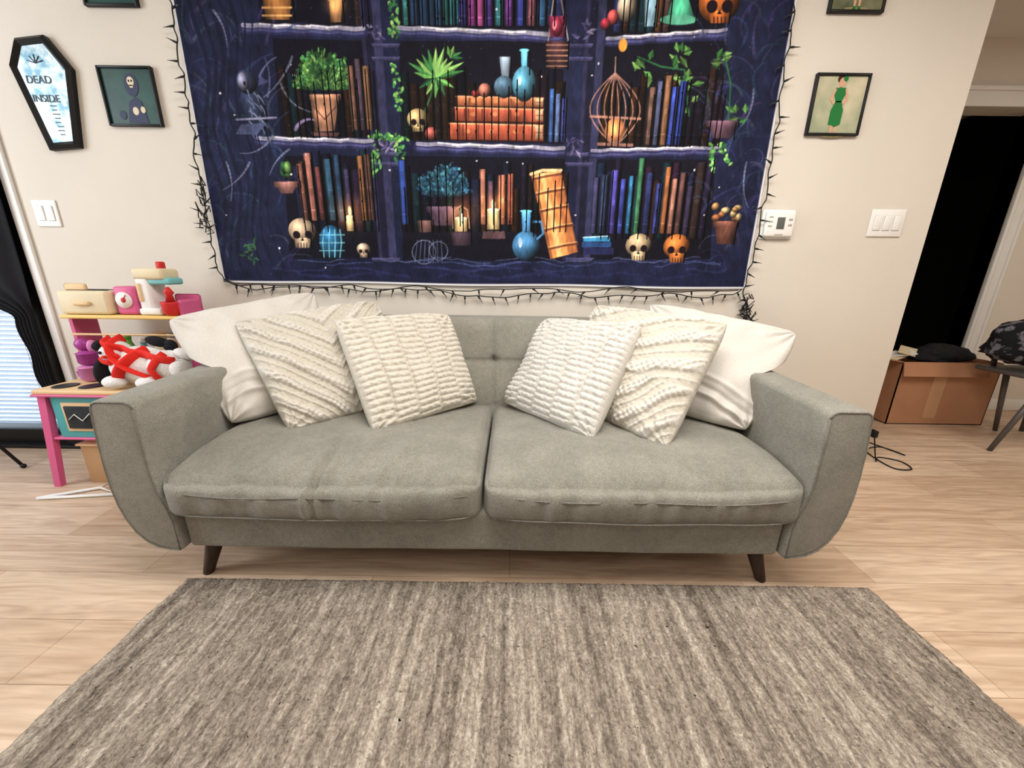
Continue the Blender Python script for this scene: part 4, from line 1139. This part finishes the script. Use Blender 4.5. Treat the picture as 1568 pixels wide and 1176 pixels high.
b.box(-1.885 + tx, -1.79 + tx, yk - .05, yk + .03, zs, zs + .125, m_pink, .012, 3)
b.cone((-1.838 + tx, yk - .05, zs + .065), (-1.838 + tx, yk - .056, zs + .065), .036, .036, m_white, 24); b.cone((-1.838 + tx, yk - .056, zs + .065), (-1.838 + tx, yk - .060, zs + .065), .012, .008, m_red, 12)
b.tube([(-1.838 + tx, yk - .059, zs + .065), (-1.82 + tx, yk - .059, zs + .088)], .002, m_red, 5)
b.obj('toy_scale')
b = MB()
b.box(-1.775 + tx, -1.675 + tx, yk - .06, yk + .05, zs, zs + .03, m_white, .008)
b.box(-1.775 + tx, -1.715 + tx, yk - .05, yk + .045, zs + .02, zs + .19, m_white, .012, 3)
b.box(-1.78 + tx, -1.64 + tx, yk - .055, yk + .045, zs + .155, zs + .205, m_cream, .014, 3)
b.box(-1.735 + tx, -1.62 + tx, yk - .045, yk + .035, zs + .135, zs + .165, m_mint, .008)
b.box(-1.767 + tx, -1.75 + tx, yk - .056, yk - .046, zs + .06, zs + .14, m_wood, .003)
b.box(-1.69 + tx, -1.665 + tx, yk - .02, yk + .01, zs + .20, zs + .235, m_red, .006)
b.obj('toy_mixer')
b = MB()
cxp = -1.555
b.lathe((cxp, yk - .05, zs), [(.022, 0), (.032, .01), (.038, .055), (.038, .06), (.032, .058), (.028, .02)], m_red, 20)
b.lathe((cxp, yk - .05, zs + .06), [(.018, 0), (.012, .03), (.02, .04), (.006, .065)], m_red, 16)
b.obj('toy_cup')
zt_ = .4875
b = MB()
for (x, y, z, r, h, mm) in ((-1.97, -.25, zt_, .050, .06, m_lpurp), (-1.97, -.25, zt_ + .075, .043, .05, m_purp)):
    b.lathe((x, y, z), [(r * .8, 0), (r, .01), (r, h), (r * 1.08, h + .002), (r * .9, h + .006), (r * .25, h + .014), (r * .25, h + .02), (r * .1, h + .024)], mm, 22)
b.tube([(-1.925, -.25, .52), (-1.895, -.25, .535), (-1.88, -.25, .56)], .008, m_lpurp, 8); b.tube([(-2.02, -.25, .53), (-2.05, -.25, .525), (-2.05, -.25, .5), (-2.02, -.25, .495)], .005, m_lpurp, 6)
b.ell((-1.98, -.26, .655), (.03, .02, .028), m_purp); b.ell((-1.945, -.25, .645), (.02, .02, .03), m_lpurp)
b.obj('toy_teapot')
for nm, x, y, mm, cap, h in (('toy_bottle', -1.88, -.14, m_grn, m_grn, .20), ('toy_bottle', -1.81, -.14, m_teal, m_white, .18)):
    b = MB(); b.lathe((x, y, zt_), [(.024, 0), (.028, .01), (.028, h * .6), (.012, h * .8), (.012, h * .88)], mm, 18); b.lathe((x, y, zt_ + h * .88), [(.014, 0), (.014, .018), (.011, .02)], cap, 14)
    b.lathe((x, y, zt_ + h * .2), [(.0285, 0), (.0287, .002), (.0287, h * .25), (.0285, h * .26)], m_white, 18)
    b.obj(nm)
for x, mm in ((-1.64, m_tin), (-1.57, m_cream), (-1.71, m_wood)):
    b = MB(); b.lathe((x, -.15, zt_), [(.028, 0), (.03, .004), (.028, .008), (.028, .20), (.03, .204), (.03, .21), (.026, .208)], mm, 20)
    b.lathe((x, -.15, zt_ + .10), [(.0285, 0), (.0287, .002), (.0287, .085), (.0285, .087)], m_red if mm is m_cream else m_cream, 20)
    b.obj('toy_tin_can')
m_fw = M('plush_white', (230, 228, 226), .95, bump=.8, bscale=120); m_fb = M('plush_black', (20, 20, 24), .95, bump=.8, bscale=120); m_fr = M('plush_red', (222, 44, 34), .85, bump=.3)
b = MB()
Y0 = -.325; OX = .06
b.ell((-1.72 + OX, Y0, .575), (.130, .075, .086), m_fw, lump=.06, nu=32, nv=20)
b.ell((-1.81 + OX, Y0 - .01, .635), (.058, .055, .055), m_fw, nu=24, nv=16)
b.ell((-1.58 + OX, Y0 - .02, .580), (.090, .062, .070), m_fw, lump=.05, nu=28, nv=18)
b.ell((-1.505 + OX, Y0 - .05, .575), (.045, .035, .045), m_fw)
b.ell((-1.50 + OX, Y0 - .02, .635), (.045, .03, .022), m_fw, rot=Ry(.4))
b.ell((-1.87 + OX, Y0 - .02, .56), (.030, .045, .070), m_fb, rot=Ry(.3)); b.ell((-1.85 + OX, Y0 - .03, .670), (.030, .03, .024), m_fb, rot=Ry(-.5))
b.ell((-1.655 + OX, Y0 + .03, .680), (.05, .028, .022), m_fb, rot=Ry(.25)); b.ell((-1.60 + OX, Y0 + .03, .660), (.03, .02, .03), m_fb, rot=Ry(.7))
b.ell((-1.825 + OX, Y0 - .065, .645), (.006, .005, .007), m_fb); b.ell((-1.795 + OX, Y0 - .065, .645), (.006, .005, .007), m_fb); b.ell((-1.81 + OX, Y0 - .068, .627), (.012, .008, .007), m_fr)
for (x, y) in ((-1.79, Y0 - .07), (-1.64, Y0 - .075)):
    b.ell((x + OX, y, .518), (.048, .035, .028), m_fw)
def ribbon(p, w=.042): b.tube(p, [w * .5] * len(p), m_fr, 12, flat=.35)
def surf(pts, lift=.006):
    out = []
    for i in range(len(pts) - 1):
        for t in np.linspace(0, 1, 8, endpoint=False):
            x = pts[i][0] + (pts[i + 1][0] - pts[i][0]) * t; z = pts[i][1] + (pts[i + 1][1] - pts[i][1]) * t
            yb = Y0 + .03
            for (cx_, cy_, cz_, rx_, ry_, rz_) in ((-1.72 + OX, Y0, .575, .135, .08, .091), (-1.58 + OX, Y0 - .02, .580, .095, .066, .074), (-1.81 + OX, Y0 - .01, .635, .060, .058, .058)):
                q = 1 - ((x - cx_) / rx_) ** 2 - ((z - cz_) / rz_) ** 2
                if q > 0: yb = min(yb, cy_ - ry_ * math.sqrt(q))
            out.append((x, yb - lift, z))
    for _ in range(3):
        out = [out[0]] + [(out[i][0], (out[i - 1][1] + out[i][1] + out[i + 1][1]) / 3, out[i][2]) for i in range(1, len(out) - 1)] + [out[-1]]
    return out
ribbon(surf([(-1.86 + OX, .690), (-1.79 + OX, .670), (-1.70 + OX, .645), (-1.60 + OX, .630), (-1.50 + OX, .610)]))
ribbon(surf([(-1.80 + OX, .695), (-1.77 + OX, .62), (-1.69 + OX, .57), (-1.60 + OX, .52)]))
ribbon(surf([(-1.66 + OX, .655), (-1.72 + OX, .60), (-1.76 + OX, .55), (-1.78 + OX, .51)]))
ribbon(surf([(-1.86 + OX, .61), (-1.80 + OX, .60), (-1.74 + OX, .64)]), .026)
ribbon(surf([(-1.56 + OX, .645), (-1.60 + OX, .58), (-1.58 + OX, .52)]), .030)
b.obj('plush_toy')
b = MB()
b.box(-2.02, -1.62, -.36, -.16, 0.0, .2, M('cardboard_bin', (176, 138, 98), .8), .004)
b.box(-2.03, -1.61, -.37, -.15, .195, .205, m_wood, .003)
b.box(-1.9, -1.76, -.364, -.36, .09, .12, m_chalk)
b.obj('storage_bin')
b = MB()
hx, hy = -1.93, -.49
b.tube([(hx - .17, hy - .02, .008), (hx + .15, hy + .02, .008), (hx + .02, hy + .07, .010), (hx - .17, hy - .02, .008)], .007, m_white, 8)
b.tube([(hx + .02, hy + .07, .01), (hx + .02, hy + .10, .01), (hx + .045, hy + .115, .01), (hx + .05, hy + .09, .01)], .003, m_tin, 6)
b.obj('clothes_hanger')

# ------------------------------------------------------------------ HALL: cardboard box, clothes, chair
m_card = M('cardboard', (176, 128, 96), .85, var=.06, vscale=5)
b = MB()
bx0, bx1, by0, by1, bh = 2.66, 3.34, .56, .88, .45
t = .006
b.box(bx0, bx1, by0, by0 + t, 0, bh, m_card); b.box(bx0, bx1, by1 - t, by1, 0, bh, m_card)
b.box(bx0, bx0 + t, by0, by1, 0, bh, m_card); b.box(bx1 - t, bx1, by0, by1, 0, bh, m_card); b.box(bx0, bx1, by0, by1, 0, t, m_card)
def flap(p0, p1, dv, mat):
    p0 = Vector(p0); p1 = Vector(p1); dv = Vector(dv); nn = (p1 - p0).cross(dv).normalized() * .003
    vs = [p0 - nn, p1 - nn, p1 + dv - nn, p0 + dv - nn, p0 + nn, p1 + nn, p1 + dv + nn, p0 + dv + nn]
    b.add(vs, [[0, 1, 2, 3], [7, 6, 5, 4], [0, 4, 5, 1], [1, 5, 6, 2], [2, 6, 7, 3], [3, 7, 4, 0]], mat, False)
flap((bx0, by0, bh), (bx1 - .1, by0, bh), (-.02, -.045, -.09), m_card)
flap((bx0, by0, bh), (bx0, by1, bh), (-.19, 0, .03), m_card)
b.box(bx0 + .24, bx0 + .33, by0 - .002, by0, .05, .40, M('packing_tape', (192, 150, 114), .3))
b.obj('cardboard_box')
def lumpy(name, cx, cy, cz, rx, ry, rz, mat, seed):
    nu, nv = 60, 30
    u = np.linspace(0, 2 * np.pi, nu); v = np.linspace(0, np.pi, nv)
    Ug, Vg = np.meshgrid(u, v)
    x = np.sin(Vg) * np.cos(Ug); y = np.sin(Vg) * np.sin(Ug); z = np.cos(Vg)
    k = 1 + .10 * sn(x + z, y - z, 4, seed) + .04 * sn(x * 2, y + z * 2, 9, seed + 1)
    P = np.stack([cx + rx * x * k, cy + ry * y * k, cz + rz * np.where(z < 0, z * .4, z) * k], -1)
    P[:, -1] = P[:, 0]
    return grid_obj(name, P, mat)
lumpy('clothes_pile', 3.05, .72, .455, .22, .11, .09, M('black_clothes', (22, 22, 25), .9, var=.3), 3)
b = MB()
for i, (a, mm) in enumerate(((.3, m_cream), (-.4, m_plate), (.8, m_cream))):
    b.box(2.60 + .04 * i, 2.74 + .04 * i, .60, .69, .475 + .018 * i, .478 + .018 * i, mm, rot=Rz(a) @ Rx(.2) @ Ry(-.25))
b.obj('paper_stack')
m_coat = M('patterned_cloth', (24, 24, 30), .9, vscale=22, rgb2=(120, 120, 128))
mcr = [n for n in m_coat.node_tree.nodes if n.type == 'VALTORGB'][0].color_ramp; mcr.elements[0].position = .54; mcr.elements[1].position = .62
ch = empty('chair')
m_metal = M('chair_metal', (96, 92, 90), .45, metal=.3)
b = MB()
cx0, cx1, cy0, cy1 = 3.02, 3.46, .10, .44
for (xa, ya, xf, yf) in ((cx0, cy0, cx0 - .12, cy0 + .04), (cx1, cy0, cx1 + .04, cy0), (cx0 + .2, cy1, cx0 + .30, cy1 + .02), (cx1, cy1, cx1 + .04, cy1 + .02)):
    b.cone((xa, ya, .44), (xf, yf, 0), .016, .012, m_metal, 14)
b.tube([(cx0 + .1, cy1, .44), (cx0 + .1, cy1 + .03, .70), (cx1, cy1 + .03, .70), (cx1, cy1, .44)], .014, m_metal, 10)
b.obj('chair_frame', ch)
b = MB(); b.box(cx0, cx1 + .02, cy0 - .02, cy1 + .02, .435, .465, m_metal, .012, 3); b.box(cx0 + .1, cx1, cy1 + .01, cy1 + .04, .55, .69, m_metal, .01); b.obj('chair_seat', ch)
lb = lumpy('draped_coat', 3.20, .31, .58, .26, .19, .22, m_coat, 8); lb.parent = ch
b = MB()
pts = [(2.03, -.005, .16), (2.05, -.02, .05), (2.06, -.03, .006), (2.12, .02, .004), (2.2, -.03, .004), (2.17, -.12, .004), (2.08, -.10, .004), (2.12, .1, .004), (2.26, .16, .004), (2.3, .05, .004), (2.24, .24, .004), (2.15, .35, .004)]
sm = []
for i in range(len(pts) - 1):
    p0, p1, p2, p3 = [Vector(pts[max(0, min(len(pts) - 1, i + k))]) for k in (-1, 0, 1, 2)]
    for t in np.linspace(0, 1, 10, endpoint=False):
        sm.append(.5 * ((2 * p1) + (p2 - p0) * t + (2 * p0 - 5 * p1 + 4 * p2 - p3) * t * t + (3 * p1 - p0 - 3 * p2 + p3) * t ** 3))
b.tube(sm, .0035, m_black, 6)
b.box(2.015, 2.04, -.02, .02, .14, .18, m_black, .004)
b.obj('power_cable')

# ------------------------------------------------------------------ LIGHTS
def area(name, loc, size, sy, energy, col, rot=(0, 0, 0)):
    l = bpy.data.lights.new(name, 'AREA'); l.shape = 'RECTANGLE'; l.size = size; l.size_y = sy; l.energy = energy; l.color = col
    o = bpy.data.objects.new(name, l); COL.objects.link(o); o.location = loc; o.rotation_euler = rot; return o
area('ceiling_lamp_main', (0.45, -1.40, 2.42), 2.2, 0.9, 72, (1, .955, .90))
area('ceiling_lamp_hall', (3.3, -.9, 2.42), .8, .8, 22, (1, .90, .80))
area('ceiling_lamp_rear', (0.3, -3.2, 2.42), 2.5, .8, 16, (1, .97, .93))
area('window_daylight', (-3.5, -1.5, 1.6), 1.8, 1.3, 66, (.86, .93, 1), (0, math.radians(-90), 0))
w = bpy.data.worlds.new('World'); scene.world = w; w.use_nodes = True
bg = w.node_tree.nodes['Background']; bg.inputs[0].default_value = (.78, .89, 1, 1); bg.inputs[1].default_value = 3.2

# ------------------------------------------------------------------ CAMERA
cam = bpy.data.cameras.new('camera'); co = bpy.data.objects.new('camera', cam); COL.objects.link(co)
cam.sensor_width = 36; cam.lens = 36 * 589 / 1568.0; cam.clip_start = .02
th = math.asin(SN); fwd = Vector((0, math.cos(th), -math.sin(th))); r0 = Vector((1, 0, 0)); u0 = Vector((0, math.sin(th), math.cos(th)))
r = (r0 * math.cos(RO) + u0 * math.sin(RO)); u = (u0 * math.cos(RO) - r0 * math.sin(RO))
mat = Matrix((r, u, -fwd)).transposed().to_4x4(); mat.translation = Vector((0, -2.0, 1.0))
co.matrix_world = mat
scene.camera = co
